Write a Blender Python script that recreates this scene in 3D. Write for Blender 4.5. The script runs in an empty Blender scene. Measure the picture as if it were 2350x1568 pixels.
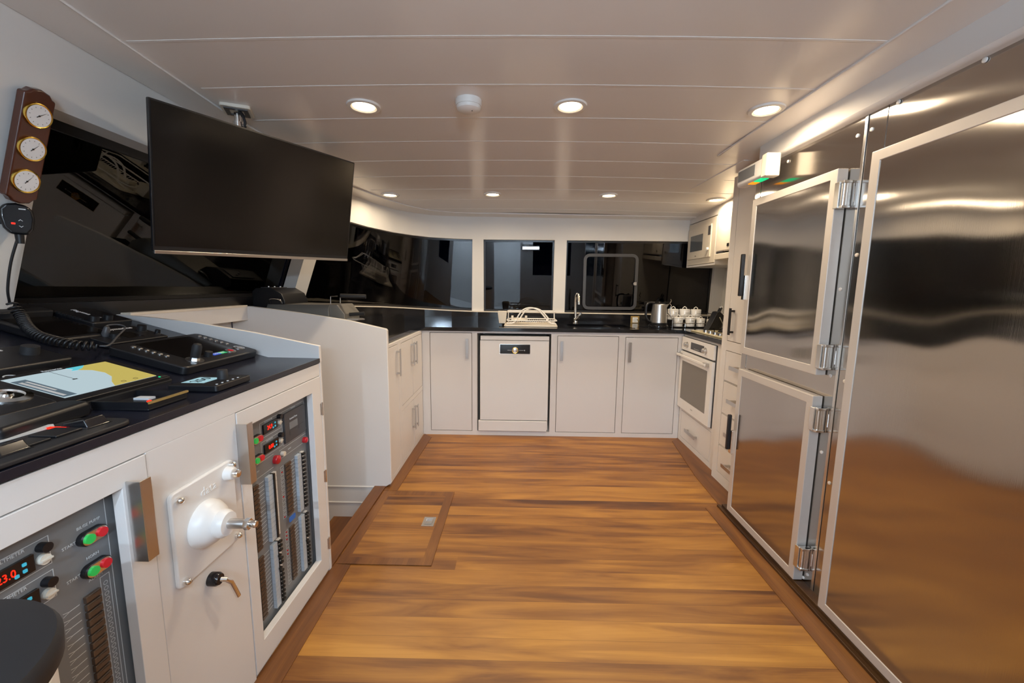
import bpy, math, random
from mathutils import Vector, Matrix
random.seed(7)
C = bpy.context.scene.collection
R = math.radians
# ------------------------------------------------------------------ camera
cam = bpy.data.objects.new('camera', bpy.data.cameras.new('camera')); C.objects.link(cam)
cam.data.sensor_width = 36; cam.data.lens = 935/2350*36
cam.data.clip_start = .02; cam.data.clip_end = 300
_y, _p, _r = R(.9), R(7.6), R(.6)
F0 = Vector((-math.sin(_y), math.cos(_y), 0)); R0 = Vector((math.cos(_y), math.sin(_y), 0)); U0 = Vector((0, 0, 1))
Fw = F0*math.cos(_p)-U0*math.sin(_p); Dn0 = -(U0*math.cos(_p)+F0*math.sin(_p))
Rt = R0*math.cos(_r)-Dn0*math.sin(_r); Dn = R0*math.sin(_r)+Dn0*math.cos(_r)
_m = Matrix((Rt, -Dn, -Fw)).transposed().to_4x4(); _m.translation = (0, 0, 1.27)
cam.matrix_world = _m
bpy.context.scene.camera = cam
# ------------------------------------------------------------------ world (late dusk outside)
w = bpy.data.worlds.new('night'); bpy.context.scene.world = w; w.use_nodes = True
w.node_tree.nodes['Background'].inputs[0].default_value = (.03, .06, .22, 1)
w.node_tree.nodes['Background'].inputs[1].default_value = .16
vs = bpy.context.scene.view_settings
vs.view_transform = 'Standard'; vs.look = 'None'; vs.gamma = 1; vs.exposure = 0.12
WARM = (1.0, .80, .56); COOL = (.62, .80, 1.0)
P_NEAR, P_FAR, P_COOL = 6.0, 5.5, 10.0       # watts of each lamp; used in their builders

# ------------------------------------------------------------------ materials
def mat(name, col, rough=.5, metal=0, spec=.5, coat=0, emit=None, es=0, bump=None, aniso=0):
    m = bpy.data.materials.new(name); m.use_nodes = True
    b = m.node_tree.nodes['Principled BSDF']; I = b.inputs
    I['Base Color'].default_value = (*col, 1); I['Roughness'].default_value = rough; I['Metallic'].default_value = metal
    I['Specular IOR Level'].default_value = spec; I['Coat Weight'].default_value = coat; I['Coat Roughness'].default_value = .08
    if aniso: I['Anisotropic'].default_value = aniso
    if emit: I['Emission Color'].default_value = (*emit, 1); I['Emission Strength'].default_value = es
    if bump:
        sc, st, vec = bump
        N = m.node_tree.nodes; L = m.node_tree.links
        tc = N.new('ShaderNodeTexCoord'); mp = N.new('ShaderNodeMapping'); mp.inputs['Scale'].default_value = vec
        nz = N.new('ShaderNodeTexNoise'); nz.inputs['Scale'].default_value = sc; nz.inputs['Detail'].default_value = 3
        bp = N.new('ShaderNodeBump'); bp.inputs['Strength'].default_value = st; bp.inputs['Distance'].default_value = .01
        L.new(tc.outputs['Object'], mp.inputs[0]); L.new(mp.outputs[0], nz.inputs[0]); L.new(nz.outputs[0], bp.inputs['Height']); L.new(bp.outputs[0], I['Normal'])
    return m
M = {}
M['paint'] = mat('white_paint', (.78, .755, .73), .32, bump=(6, .02, (1, 1, 1)))
M['door'] = mat('cream_door_paint', (.78, .75, .72), .38)
M['wall'] = mat('wall_paint', (.76, .745, .72), .45)
M['edge'] = mat('pale_edge', (.80, .72, .60), .35)
M['granite'] = mat('black_granite', (.010, .010, .012), .07, spec=.5, bump=(300, .01, (1, 1, 1)))
M['slab'] = mat('black_console_top', (.012, .013, .022), .26)
M['sill'] = mat('black_sill', (.012, .011, .012), .3)
M['blackp'] = mat('black_plastic', (.008, .008, .010), .40)
M['blackd'] = mat('matte_black', (.013, .013, .015), .6)
M['screen'] = mat('dark_screen', (.006, .005, .005), .16)
M['gloss'] = mat('gloss_black', (.01, .01, .012), .1)
M['alu'] = mat('anodised_frame', (.66, .61, .56), .42, metal=.35)
M['chrome'] = mat('chrome', (.85, .84, .82), .12, metal=1)
M['brush'] = mat('brushed_nickel', (.62, .61, .60), .3, metal=1)
M['hinge'] = mat('hinge_steel', (.75, .74, .72), .22, metal=1)
M['whitep'] = mat('white_plastic', (.82, .80, .77), .35)
M['cream'] = mat('cream_plastic', (.74, .68, .58), .45)
M['ceram'] = mat('white_ceramic', (.82, .80, .76), .15)
M['brass'] = mat('brass', (.86, .62, .14), .18, metal=1)
M['mahog'] = mat('dark_mahogany', (.075, .018, .008), .22, coat=.4)
M['dial'] = mat('dial_white', (.78, .78, .80), .4)
M['ink'] = mat('ink_black', (.01, .01, .01), .5)
M['grey'] = mat('panel_grey', (.20, .21, .22), .42)
M['greyl'] = mat('print_pale_grey', (.62, .65, .67), .5)
M['greyd'] = mat('dark_grey', (.06, .06, .065), .4)
M['grillm'] = mat('grill_grey', (.22, .21, .19), .45, metal=.5)
M['brown'] = mat('brown_rocker', (.10, .065, .045), .35)
M['green'] = mat('green_button', (.02, .42, .08), .35, emit=(.02, .5, .08), es=.25)
M['red'] = mat('red_button', (.55, .01, .02), .35, emit=(.6, .01, .02), es=.2)
M['redlens'] = mat('red_lens', (.5, .01, .02), .12, coat=.5)
M['digit'] = mat('red_digits', (.8, .02, .0), .5, emit=(1, .012, .004), es=1.6)
M['cyan'] = mat('cyan_button', (.05, .45, .6), .4, emit=(.05, .5, .7), es=.3)
M['blue'] = mat('blue_tape', (.03, .16, .6), .5)
M['breaker'] = mat('breaker_grey', (.46, .52, .58), .4)
M['breakw'] = mat('breaker_white', (.72, .70, .66), .45)
M['sea'] = mat('chart_sea', (.0, .0, .0), .2, emit=(.50, .63, .68), es=.85)
M['land'] = mat('chart_land', (.0, .0, .0), .2, emit=(.58, .47, .12), es=.85)
M['shal'] = mat('chart_shallow', (.0, .0, .0), .2, emit=(.12, .55, .65), es=.95)
M['chartd'] = mat('chart_dark', (0, 0, 0), .2, emit=(.12, .17, .21), es=.8)
M['lcd'] = mat('lcd_blue', (0, 0, 0), .2, emit=(.36, .60, .66), es=.85)
M['lcddoor'] = mat('blue_badge', (.03, .10, .6), .3, emit=(.03, .1, .6), es=.4)
M['badge2'] = mat('green_badge', (.03, .45, .18), .3, emit=(.03, .4, .15), es=.3)
M['gold'] = mat('gold_edge', (.45, .30, .10), .35, metal=.4)
M['led_g'] = mat('green_led', (0, .3, .1), .3, emit=(.0, .7, .25), es=1.0)
M['led_o'] = mat('orange_led', (.6, .2, 0), .3, emit=(.9, .3, 0), es=1.0)
M['lamp'] = mat('lamp_diffuser', (.9, .85, .7), .4, emit=(1, .80, .48), es=14)
M['coollamp'] = mat('cool_lamp_diffuser', (.9, .9, .9), .4, emit=(.75, .87, 1), es=8)
M['ovglass'] = mat('oven_glass', (.20, .18, .15), .14)
M['mwglass'] = mat('microwave_glass', (.10, .11, .12), .08)
M['tape'] = mat('old_white_tape', (.62, .60, .56), .7)
M['hobm'] = mat('hob_cream_steel', (.72, .64, .42), .25, metal=.3)
M['paled'] = mat('pale_deck', (.55, .54, .53), .7)
M['bluedeck'] = mat('blue_grey_deck', (.45, .53, .68), .6)
M['hill'] = mat('night_hill', (.004, .004, .006), .9, spec=.0)

def glass():
    m = bpy.data.materials.new('window_glass'); m.use_nodes = True
    N = m.node_tree.nodes; L = m.node_tree.links; N.clear()
    o = N.new('ShaderNodeOutputMaterial'); mx = N.new('ShaderNodeMixShader'); fr = N.new('ShaderNodeFresnel'); fr.inputs[0].default_value = 1.5
    t = N.new('ShaderNodeBsdfTransparent'); t.inputs[0].default_value = (.62, .62, .66, 1)
    g = N.new('ShaderNodeBsdfGlossy'); g.inputs['Roughness'].default_value = .0
    L.new(fr.outputs[0], mx.inputs[0]); L.new(t.outputs[0], mx.inputs[1]); L.new(g.outputs[0], mx.inputs[2]); L.new(mx.outputs[0], o.inputs[0])
    return m
M['glass'] = glass()

def steel():   # vertically brushed, slightly wavy sheet
    m = bpy.data.materials.new('brushed_stainless'); m.use_nodes = True
    N = m.node_tree.nodes; L = m.node_tree.links; b = N['Principled BSDF']
    b.inputs['Base Color'].default_value = (.50, .47, .44, 1); b.inputs['Metallic'].default_value = 1
    b.inputs['Roughness'].default_value = .115; b.inputs['Anisotropic'].default_value = .97
    cv = N.new('ShaderNodeCombineXYZ'); cv.inputs[1].default_value = 1; L.new(cv.outputs[0], b.inputs['Tangent'])
    tc = N.new('ShaderNodeTexCoord')
    mp = N.new('ShaderNodeMapping'); mp.inputs['Scale'].default_value = (1, 1, .8)
    nz = N.new('ShaderNodeTexNoise'); nz.inputs['Scale'].default_value = 4.0; nz.inputs['Detail'].default_value = 0
    mp2 = N.new('ShaderNodeMapping'); mp2.inputs['Scale'].default_value = (1, 1, .01)
    n2 = N.new('ShaderNodeTexNoise'); n2.inputs['Scale'].default_value = 900; n2.inputs['Detail'].default_value = 0
    L.new(tc.outputs['Object'], mp2.inputs[0]); L.new(mp2.outputs[0], n2.inputs[0])
    b2 = N.new('ShaderNodeBump'); b2.inputs['Strength'].default_value = .07; b2.inputs['Distance'].default_value = .0006
    L.new(tc.outputs['Object'], mp.inputs[0]); L.new(mp.outputs[0], nz.inputs[0])
    b1 = N.new('ShaderNodeBump'); b1.inputs['Strength'].default_value = .14; b1.inputs['Distance'].default_value = .05
    L.new(nz.outputs[0], b1.inputs['Height']); L.new(n2.outputs[0], b2.inputs['Height']); L.new(b1.outputs[0], b2.inputs['Normal']); L.new(b2.outputs[0], b.inputs['Normal'])
    return m
M['steel'] = steel()

def wood(name, pitch, tint=1.0, planks=True, axis='X', off=0.0, grain=1.0, shift=0.0):
    m = bpy.data.materials.new(name); m.use_nodes = True
    N = m.node_tree.nodes; L = m.node_tree.links; b = N['Principled BSDF']
    geo = N.new('ShaderNodeNewGeometry'); sep = N.new('ShaderNodeSeparateXYZ'); L.new(geo.outputs['Position'], sep.inputs[0])
    u, v = (sep.outputs['X'], sep.outputs['Y']) if axis == 'X' else (sep.outputs['Y'], sep.outputs['X'])
    def mth(op, a, bb=None):
        n = N.new('ShaderNodeMath'); n.operation = op
        for i, x in enumerate((a, bb)):
            if x is None: continue
            if isinstance(x, (int, float)): n.inputs[i].default_value = x
            else: L.new(x, n.inputs[i])
        return n.outputs[0]
    row = mth('FLOOR', mth('DIVIDE', mth('ADD', v, 10+off), pitch))
    fr = mth('FRACT', mth('DIVIDE', mth('ADD', v, 10+off), pitch))
    wn = N.new('ShaderNodeTexWhiteNoise'); wn.noise_dimensions = '1D'; L.new(row, wn.inputs['W'])
    seg = mth('FLOOR', mth('ADD', mth('DIVIDE', u, 40.0), mth('MULTIPLY', wn.outputs['Value'], 7.3)))
    cv = N.new('ShaderNodeCombineXYZ'); L.new(row, cv.inputs[0]); L.new(seg, cv.inputs[1])
    w2 = N.new('ShaderNodeTexWhiteNoise'); w2.noise_dimensions = '2D'; L.new(cv.outputs[0], w2.inputs['Vector'])
    g = N.new('ShaderNodeCombineXYZ')
    L.new(mth('MULTIPLY', u, 1.0), g.inputs[0]); L.new(mth('MULTIPLY', v, 9.0), g.inputs[1]); L.new(mth('MULTIPLY', mth('ADD', row, mth('MULTIPLY', seg, 3.7)), 3.1), g.inputs[2])
    nz = N.new('ShaderNodeTexNoise'); nz.inputs['Scale'].default_value = 1.5; nz.inputs['Detail'].default_value = 5; nz.inputs['Distortion'].default_value = .9; L.new(g.outputs[0], nz.inputs[0])
    g2 = N.new('ShaderNodeCombineXYZ')
    L.new(mth('MULTIPLY', u, 5), g2.inputs[0]); L.new(mth('MULTIPLY', v, 160.0), g2.inputs[1]); L.new(row, g2.inputs[2])
    nf = N.new('ShaderNodeTexNoise'); nf.inputs['Scale'].default_value = 1.6; nf.inputs['Detail'].default_value = 3; L.new(g2.outputs[0], nf.inputs[0])
    val = mth('ADD', mth('ADD', mth('MULTIPLY', w2.outputs['Value'], .34 if planks else 0.05), mth('MULTIPLY', nz.outputs[0], 1.05*grain)), mth('MULTIPLY', nf.outputs[0], .16))
    rp = N.new('ShaderNodeValToRGB'); L.new(mth('SUBTRACT', val, .36-shift), rp.inputs[0])
    e = rp.color_ramp.elements; e[0].position = .05; e[0].color = (.085*tint, .026*tint, .007*tint, 1); e[1].position = .95; e[1].color = (.60*tint, .29*tint, .055*tint, 1)
    for p_, c_ in ((.28, (.19, .068, .014)), (.45, (.31, .125, .022)), (.68, (.45, .20, .033))):
        x = rp.color_ramp.elements.new(p_); x.color = (*[q*tint for q in c_], 1)
    if planks:
        gap = mth('LESS_THAN', mth('MINIMUM', fr, mth('SUBTRACT', 1, fr)), .008)
        mx = N.new('ShaderNodeMix'); mx.data_type = 'RGBA'; L.new(mth('MULTIPLY', gap, .55), mx.inputs[0]); L.new(rp.outputs[0], mx.inputs[6]); mx.inputs[7].default_value = (.09, .03, .01, 1)
        L.new(mx.outputs[2], b.inputs['Base Color'])
    else: L.new(rp.outputs[0], b.inputs['Base Color'])
    b.inputs['Roughness'].default_value = .42; b.inputs['Coat Weight'].default_value = .12; b.inputs['Coat Roughness'].default_value = .35
    bp = N.new('ShaderNodeBump'); bp.inputs['Strength'].default_value = .05; bp.inputs['Distance'].default_value = .003
    L.new(nf.outputs[0], bp.inputs['Height']); L.new(bp.outputs[0], b.inputs['Normal'])
    return m
M['floor'] = wood('plank_floor', .0893, off=.013)
M['trimy'] = wood('floor_border', .5, 1.0, False, 'Y', grain=.55, shift=.22)
M['kick'] = wood('dark_kick_wood', .5, .22, False, 'Y')

def ceilm():
    m = mat('satin_ceiling_panel', (.86, .82, .785), .2, spec=.6)
    return m
M['ceil'] = ceilm()
M['joint'] = mat('ceiling_joint_white', (.86, .84, .82), .3)

# ------------------------------------------------------------------ mesh builder
def frame(o, x, y, z):
    m = Matrix((Vector(x).normalized(), Vector(y).normalized(), Vector(z).normalized())).transposed().to_4x4(); m.translation = Vector(o); return m
ID = Matrix.Identity(4)
class MB:
    def __init__(s, m=ID): s.v = []; s.f = []; s.m = m; s.mi = []; s.k = 0
    def add(s, vs, fs, m=None):
        b = len(s.v); T = s.m if m is None else s.m @ m
        s.v += [T @ Vector(p) for p in vs]; s.f += [[i+b for i in f] for f in fs]; s.mi += [s.k]*len(fs); return s
    def box(s, x0, x1, y0, y1, z0, z1, m=None):
        if x0 > x1: x0, x1 = x1, x0
        if y0 > y1: y0, y1 = y1, y0
        if z0 > z1: z0, z1 = z1, z0
        return s.add([(x0,y0,z0),(x1,y0,z0),(x1,y1,z0),(x0,y1,z0),(x0,y0,z1),(x1,y0,z1),(x1,y1,z1),(x0,y1,z1)],
                     [(0,3,2,1),(4,5,6,7),(0,1,5,4),(1,2,6,5),(2,3,7,6),(3,0,4,7)], m)
    def prism(s, poly, a, b, ax='Z', m=None):       # poly extruded from a to b along an axis
        def P(p, h): return {'Z': (p[0], p[1], h), 'Y': (p[0], h, p[1]), 'X': (h, p[0], p[1])}[ax]
        n = len(poly); ar = sum(poly[i][0]*poly[(i+1)%n][1]-poly[(i+1)%n][0]*poly[i][1] for i in range(n))
        flip = (ar < 0) != (a > b)
        if ax == 'Y': flip = not flip
        fs = [tuple(range(n-1, -1, -1)), tuple(range(n, 2*n))]+[(i, (i+1)%n, n+(i+1)%n, n+i) for i in range(n)]
        if flip: fs = [tuple(reversed(f)) for f in fs]
        return s.add([P(p, a) for p in poly]+[P(p, b) for p in poly], fs, m)
    def rrect(s, x0, x1, y0, y1, r, a, b, m=None, n=5):
        pts = []
        for cx, cy, t0 in ((x1-r, y1-r, 0), (x0+r, y1-r, 90), (x0+r, y0+r, 180), (x1-r, y0+r, 270)):
            for i in range(n+1): t = R(t0+90*i/n); pts.append((cx+r*math.cos(t), cy+r*math.sin(t)))
        return s.prism(pts, a, b, 'Z', m)
    def ring(s, x0, x1, y0, y1, wd, a, b, m=None):   # rectangular frame, four mitred strips in one shell
        vs = []
        for h in (a, b):
            for d in (0, wd): vs += [(x0+d, y0+d, h), (x1-d, y0+d, h), (x1-d, y1-d, h), (x0+d, y1-d, h)]
        fs = []
        for i in range(4):
            j = (i+1) % 4
            fs += [(8+i, 8+j, 12+j, 12+i), (i, 4+i, 4+j, j), (i, j, 8+j, 8+i), (4+i, 12+i, 12+j, 4+j)]
        if a > b: fs = [tuple(reversed(f)) for f in fs]
        return s.add(vs, fs, m)
    def lathe(s, prof, seg=24, m=None):              # prof: (r, z) from bottom to top
        vs = []; fs = []; n = len(prof)
        for i in range(seg):
            t = 2*math.pi*i/seg
            for r, z in prof: vs.append((r*math.cos(t), r*math.sin(t), z))
        for i in range(seg):
            j = (i+1) % seg
            for k in range(n-1): fs.append((i*n+k, j*n+k, j*n+k+1, i*n+k+1))
        if n >= 4 and abs(prof[0][0]-prof[-1][0]) < 1e-9 and prof[0][0] > 1e-6:
            for i in range(seg): j = (i+1) % seg; fs.append((i*n+n-1, j*n+n-1, j*n, i*n))
            return s.add(vs, fs, m)
        if prof[0][0] > 1e-6: fs.append(tuple(reversed([i*n for i in range(seg)])))
        if prof[-1][0] > 1e-6: fs.append(tuple(i*n+n-1 for i in range(seg)))
        return s.add(vs, fs, m)
    def cyl(s, c, r, h, seg=24, m=None, ax=None, r2=None):
        T = Matrix.Translation(Vector(c))
        if ax is not None: T = T @ Vector((0, 0, 1)).rotation_difference(Vector(ax)).to_matrix().to_4x4()
        return s.lathe([(r, 0), (r if r2 is None else r2, h)], seg, T if m is None else m @ T)
    def ball(s, c, r, seg=16, sc=(1, 1, 1), m=None):
        pr = [(max(1e-7, r*math.sin(math.pi*k/10)), -r*math.cos(math.pi*k/10)) for k in range(11)]
        T = Matrix.Translation(Vector(c)) @ Matrix.Diagonal((*sc, 1))
        return s.lathe(pr, seg, T if m is None else m @ T)
    def tube(s, pts, r, seg=10, closed=False):
        P = [Vector(p) for p in pts]; n = len(P); vs = []; fs = []
        prev = None
        for i in range(n):
            a = P[(i-1) % n] if closed or i > 0 else P[i]; c = P[(i+1) % n] if closed or i < n-1 else P[i]
            t = (c-a).normalized()
            if prev is None:
                u = t.orthogonal().normalized()
            else:
                u = (prev-t*prev.dot(t)).normalized()
            prev = u; q = t.cross(u)
            rr = r[i] if isinstance(r, (list, tuple)) else r
            for k in range(seg):
                th = 2*math.pi*k/seg; vs.append(P[i]+(u*math.cos(th)+q*math.sin(th))*rr)
        for i in range(n if closed else n-1):
            j = (i+1) % n
            for k in range(seg): l = (k+1) % seg; fs.append((i*seg+k, i*seg+l, j*seg+l, j*seg+k))
        if not closed: fs += [tuple(range(seg-1, -1, -1)), tuple((n-1)*seg+k for k in range(seg))]
        return s.add(vs, fs)
    def use(s, k): s.k = k; return s
    def build(s, name, m, parent=None, bev=0, smooth=35, seg=2, origin=None):
        me = bpy.data.meshes.new(name)
        wo = Vector((0, 0, 0))
        if parent is not None: wo = WO[parent.name]
        elif origin is not None: wo = Vector(origin)
        else:
            xs = [p.x for p in s.v]; ys = [p.y for p in s.v]; zs = [p.z for p in s.v]
            wo = Vector(((min(xs)+max(xs))/2, (min(ys)+max(ys))/2, min(zs)))
        if origin is not None or parent is None: mine = wo
        else: mine = wo
        me.from_pydata([tuple(p-mine) for p in s.v], [], s.f)
        for q in (m if isinstance(m, (list, tuple)) else [m]): me.materials.append(M[q])
        for p, k in zip(me.polygons, s.mi): p.material_index = k
        me.polygons.foreach_set('use_smooth', [True]*len(me.polygons))
        me.update(); me.set_sharp_from_angle(angle=R(smooth))
        o = bpy.data.objects.new(name, me); C.objects.link(o)
        if parent is None: o.location = mine
        else: o.parent = parent
        WO[o.name] = mine
        if bev:
            md = o.modifiers.new('bevel', 'BEVEL'); md.width = bev; md.segments = seg; md.limit_method = 'ANGLE'; md.angle_limit = R(40); md.harden_normals = True
        return o
WO = {}
def thing(name, label, cat, loc, group=None):
    o = bpy.data.objects.new(name, None); C.objects.link(o); o.location = loc; o.empty_display_size = .05
    WO[o.name] = Vector(loc); tag(o, label, cat, group); return o
def tag(o, label=None, cat=None, group=None, kind=None):
    if label: o['label'] = label
    if cat: o['category'] = cat
    if group: o['group'] = group
    if kind: o['kind'] = kind
    return o
def S(o, label=None): return tag(o, label=label, kind='structure')
def text(s_, size, m, mt, parent, name='lettering', ext=.0004, wide=1.0, label=None):
    cu = bpy.data.curves.new('t', 'FONT'); cu.body = s_; cu.size = size; cu.extrude = ext; cu.align_x = 'CENTER'; cu.align_y = 'CENTER'; cu.resolution_u = 2
    to = bpy.data.objects.new('t', cu); C.objects.link(to)
    me = bpy.data.meshes.new_from_object(to.evaluated_get(bpy.context.evaluated_depsgraph_get())) if False else None
    bpy.context.view_layer.update()
    me = bpy.data.meshes.new_from_object(to.evaluated_get(bpy.context.evaluated_depsgraph_get()))
    bpy.data.objects.remove(to); bpy.data.curves.remove(cu)
    wo = WO[parent.name]
    me.transform(Matrix.Translation(-wo) @ m @ Matrix.Diagonal((wide, 1, 1, 1)))
    me.materials.clear(); me.materials.append(M[mt]); me.name = name
    o = bpy.data.objects.new(name, me); C.objects.link(o); o.parent = parent; WO[o.name] = wo
    if label: o['label'] = label
    return o
def copy_tree(o, loc, parent=None):
    c = o.copy(); C.objects.link(c)
    if parent is None: c.location = loc; WO[c.name] = Vector(loc)
    else: c.parent = parent; WO[c.name] = WO[parent.name]
    for ch in list(o.children): copy_tree(ch, None, c)
    return c
# frames: local x = viewer's right, y = up, z = towards the room
def FB(y): return frame((0, y, 0), (1, 0, 0), (0, 0, 1), (0, -1, 0))
def FR(x): return frame((x, 0, 0), (0, -1, 0), (0, 0, 1), (-1, 0, 0))     # use x = -y
def FL(x): return frame((x, 0, 0), (0, 1, 0), (0, 0, 1), (1, 0, 0))
def at_(m, x, y, z=0): return m @ Matrix.Translation((x, y, z))

# ================================================================== STRUCTURE
# floor with the stair well cut out
fb = MB()
fb.box(-1.75, 1.95, -1.6, 1.70, -.04, 0); fb.box(-.89, 1.95, 1.70, 2.43, -.04, 0); fb.box(-1.75, 1.95, 2.43, 4.1, -.04, 0)
S(fb.build('floor', 'floor'), 'varnished orange-brown plank floor with boards running across')
def zc(x, y):
    b = 2.0 if y < 2.2 else 2.0-.08*((y-2.2)/1.8)**1.3
    return b+.014*(1-min(1.3, abs(x)/1.1)**2)
wallT = [(-1.34, -1.5, 2.0), (-1.34, 1.0, 2.0), (-1.365, 1.4, 2.0), (-1.385, 1.8, 2.0), (-1.375, 2.3, 2.0), (-1.345, 2.7, 1.987), (-1.315, 2.95, 1.975), (-1.27, 3.2, 1.962), (-1.20, 3.45, 1.95), (-1.08, 3.69, 1.938), (-.96, 3.82, 1.932), (-.82, 3.90, 1.927), (-.60, 3.955, 1.924), (-.40, 3.97, 1.922), (2.0, 3.97, 1.922)]
wallB = [(-1.655, -1.5, 1.14), (-1.655, 1.0, 1.14), (-1.665, 1.4, 1.14), (-1.675, 1.8, 1.14), (-1.675, 2.3, 1.14), (-1.66, 2.7, 1.14), (-1.63, 2.98, 1.135), (-1.56, 3.2, 1.115), (-1.44, 3.45, 1.10), (-1.26, 3.70, 1.085), (-1.10, 3.85, 1.07), (-.92, 3.96, 1.055), (-.66, 4.01, 1.04), (-.40, 4.02, 1.033), (2.0, 4.02, 1.022)]
# ceiling: planks across the room with pale joints
JO = [-.74, -.445, -.15, .145, .44, .735, 1.03, 1.328, 1.623, 1.92, 2.213, 2.505, 2.80, 3.10, 3.39, 3.69]
cb = MB()
xs = [-1.8, -1.45, -1.2, -1.0, -.75, -.5, -.25, 0, .25, .5, .75, 1.0, 1.2, 1.5, 2.05]
edges = [-1.6]+JO+[4.15]
for i in range(len(edges)-1):
    a, b_ = edges[i], edges[i+1]
    for j in range(len(xs)-1):
        p, q = xs[j], xs[j+1]
        z = [zc(p, a), zc(q, a), zc(q, b_), zc(p, b_)]
        cb.add([(p,a,z[0]),(q,a,z[1]),(q,b_,z[2]),(p,b_,z[3]),(p,a,z[0]+.03),(q,a,z[1]+.03),(q,b_,z[2]+.03),(p,b_,z[3]+.03)],
               [(0,3,2,1),(4,5,6,7),(0,1,5,4),(1,2,6,5),(2,3,7,6),(3,0,4,7)])
S(cb.build('ceiling', 'ceil', smooth=10), 'beige satin ceiling boards')
jb = MB()
for y in JO:
    for j in range(len(xs)-1):
        p, q = max(xs[j], -1.2 if y < 2.7 else -1.2+(y-2.7)*.25), min(xs[j+1], 1.08 if y < 2.45 else 1.62)
        if p >= q: continue
        h = .005; z0, z1 = zc(p, y)-.001, zc(q, y)-.001
        jb.add([(p,y-h,z0),(q,y-h,z1),(q,y+h,z1),(p,y+h,z0),(p,y-h,z0+.004),(q,y-h,z1+.004),(q,y+h,z1+.004),(p,y+h,z0+.004)],
               [(0,3,2,1),(4,5,6,7),(0,1,5,4),(1,2,6,5),(2,3,7,6),(3,0,4,7)])
S(jb.build('trim_1', 'joint'), 'thin white joint strips between ceiling boards')
# flat border boards along both sides of the ceiling
bb = MB()
def strip(pts_in, pts_out, d=.006):
    for i in range(len(pts_in)-1):
        A, B_, Cc, D = pts_in[i], pts_out[i], pts_out[i+1], pts_in[i+1]
        zs = [zc(*A)-d, zc(*B_)-d, zc(*Cc)-d, zc(*D)-d]
        P = [(*A, zs[0]), (*B_, zs[1]), (*Cc, zs[2]), (*D, zs[3])]
        bb.add(P+[(x, y, z+.008) for x, y, z in P], [(0,1,2,3),(7,6,5,4),(4,5,1,0),(5,6,2,1),(6,7,3,2),(7,4,0,3)])
inn = [(-1.18, -1.5), (-1.18, 1.0), (-1.215, 1.4), (-1.25, 1.8), (-1.25, 2.3), (-1.235, 2.7), (-1.19, 3.0), (-1.12, 3.2), (-1.06, 3.35), (-.95, 3.55), (-.80, 3.72), (-.60, 3.81), (-.40, 3.84), (1.9, 3.84)]
out = [(t[0], t[1]) for t in wallT]; out = [o_ for k, o_ in enumerate(out) if k != 10]
strip(inn, out)
strip([(1.075, -1.5), (1.075, 1.0), (1.075, 2.0), (1.085, 2.36)], [(1.22, -1.5), (1.22, 1.0), (1.22, 2.0), (1.22, 2.36)])
strip([(1.25, 2.42), (1.20, 3.0)], [(1.35, 2.42), (1.30, 3.0)], .004)
S(bb.build('trim_2', 'ceil', smooth=20), 'flat border boards round the ceiling')
jl = MB(); jl.tube([(x, y, zc(x, y)-.005) for x, y in inn], .0035, 6); jl.tube([(1.076, y, zc(1.076, y)-.005) for y in (-1.5, -.5, .5, 1.5, 2.0, 2.36)], .0035, 6)
S(jl.build('trim_13', 'joint', smooth=60), 'pale bead along the ceiling border boards')

def outward(i, P):
    a = Vector(P[max(0, i-1)][:2]); b = Vector(P[min(len(P)-1, i+1)][:2]); d = (b-a).normalized(); return Vector((-d.y, d.x, 0))
def lp(i, v):   # point on the wall surface, sample i (float), v=0 at sill .. 1 at ceiling
    k = min(int(i), len(wallT)-2); f = i-k
    T = Vector(wallT[k]).lerp(Vector(wallT[k+1]), f); B = Vector(wallB[k]).lerp(Vector(wallB[k+1]), f)
    n = outward(k, wallT).lerp(outward(min(k+1, len(wallT)-1), wallT), f).normalized()
    return B.lerp(T, v), n
def iof(key, val, lo=0, hi=None):    # parameter where the mid height point has x or y = val
    hi = hi or len(wallT)-1; best = None
    n = 4000
    for s_ in range(n+1):
        i = lo+(hi-lo)*s_/n; p, _ = lp(i, .5); e = abs(p[key]-val)
        if best is None or e < best[0]: best = (e, i)
    return best[1]
def band(mb, i0, i1, va, vb, o0, o1):
    """solid between wall offsets o0 (room side) and o1 (outer); va, vb may be functions of i"""
    ks = [i0]+[k for k in range(math.ceil(i0+1e-6), math.ceil(i1-1e-6))]+[i1]
    fa = va if callable(va) else (lambda i: va); fc = vb if callable(vb) else (lambda i: vb)
    ring_ = []
    for i in ks:
        a, n = lp(i, fa(i)); b, _ = lp(i, fc(i)); ring_.append([a+n*o0, b+n*o0, b+n*o1, a+n*o1])
    vs = [p for r_ in ring_ for p in r_]; fs = []
    for s_ in range(len(ks)-1):
        for e in range(4):
            f_ = (e+1) % 4; fs.append((s_*4+e, s_*4+f_, s_*4+4+f_, s_*4+4+e))
    fs += [(3, 2, 1, 0), tuple((len(ks)-1)*4+e for e in range(4))]
    fs = [tuple(reversed(f)) for f in fs]
    mb.add(vs, fs)
vt = lambda i: .765 if i < 6 else .765+(.772-.765)*min(1, (i-6)/4)      # top of the window openings
vtop = lambda i: vt(i)
vlow = lambda i: .065 if i < 5.5 else 0.0
iP0, iP1 = iof(1, 1.30, 0, 5), iof(1, 2.87, 3, 9)
iQ1 = iof(1, 3.0, 3, 9)
ib = [iof(0, x, 11, 14) for x in (-.455, -.345, .335, .45, 1.87, 1.93)]
TH = .075
wl = MB()
band(wl, 0, iQ1, vtop, 1.03, 0, .12); band(wl, iQ1, 12.4, vtop, 1.035, 0, TH)
band(wl, 0, iP0, 0, vtop, 0, TH); band(wl, iP1, iQ1, 0, vtop, -.02, TH)
S(wl.build('wall_left', 'wall', smooth=25), 'white wall above and between the left windows')
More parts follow.
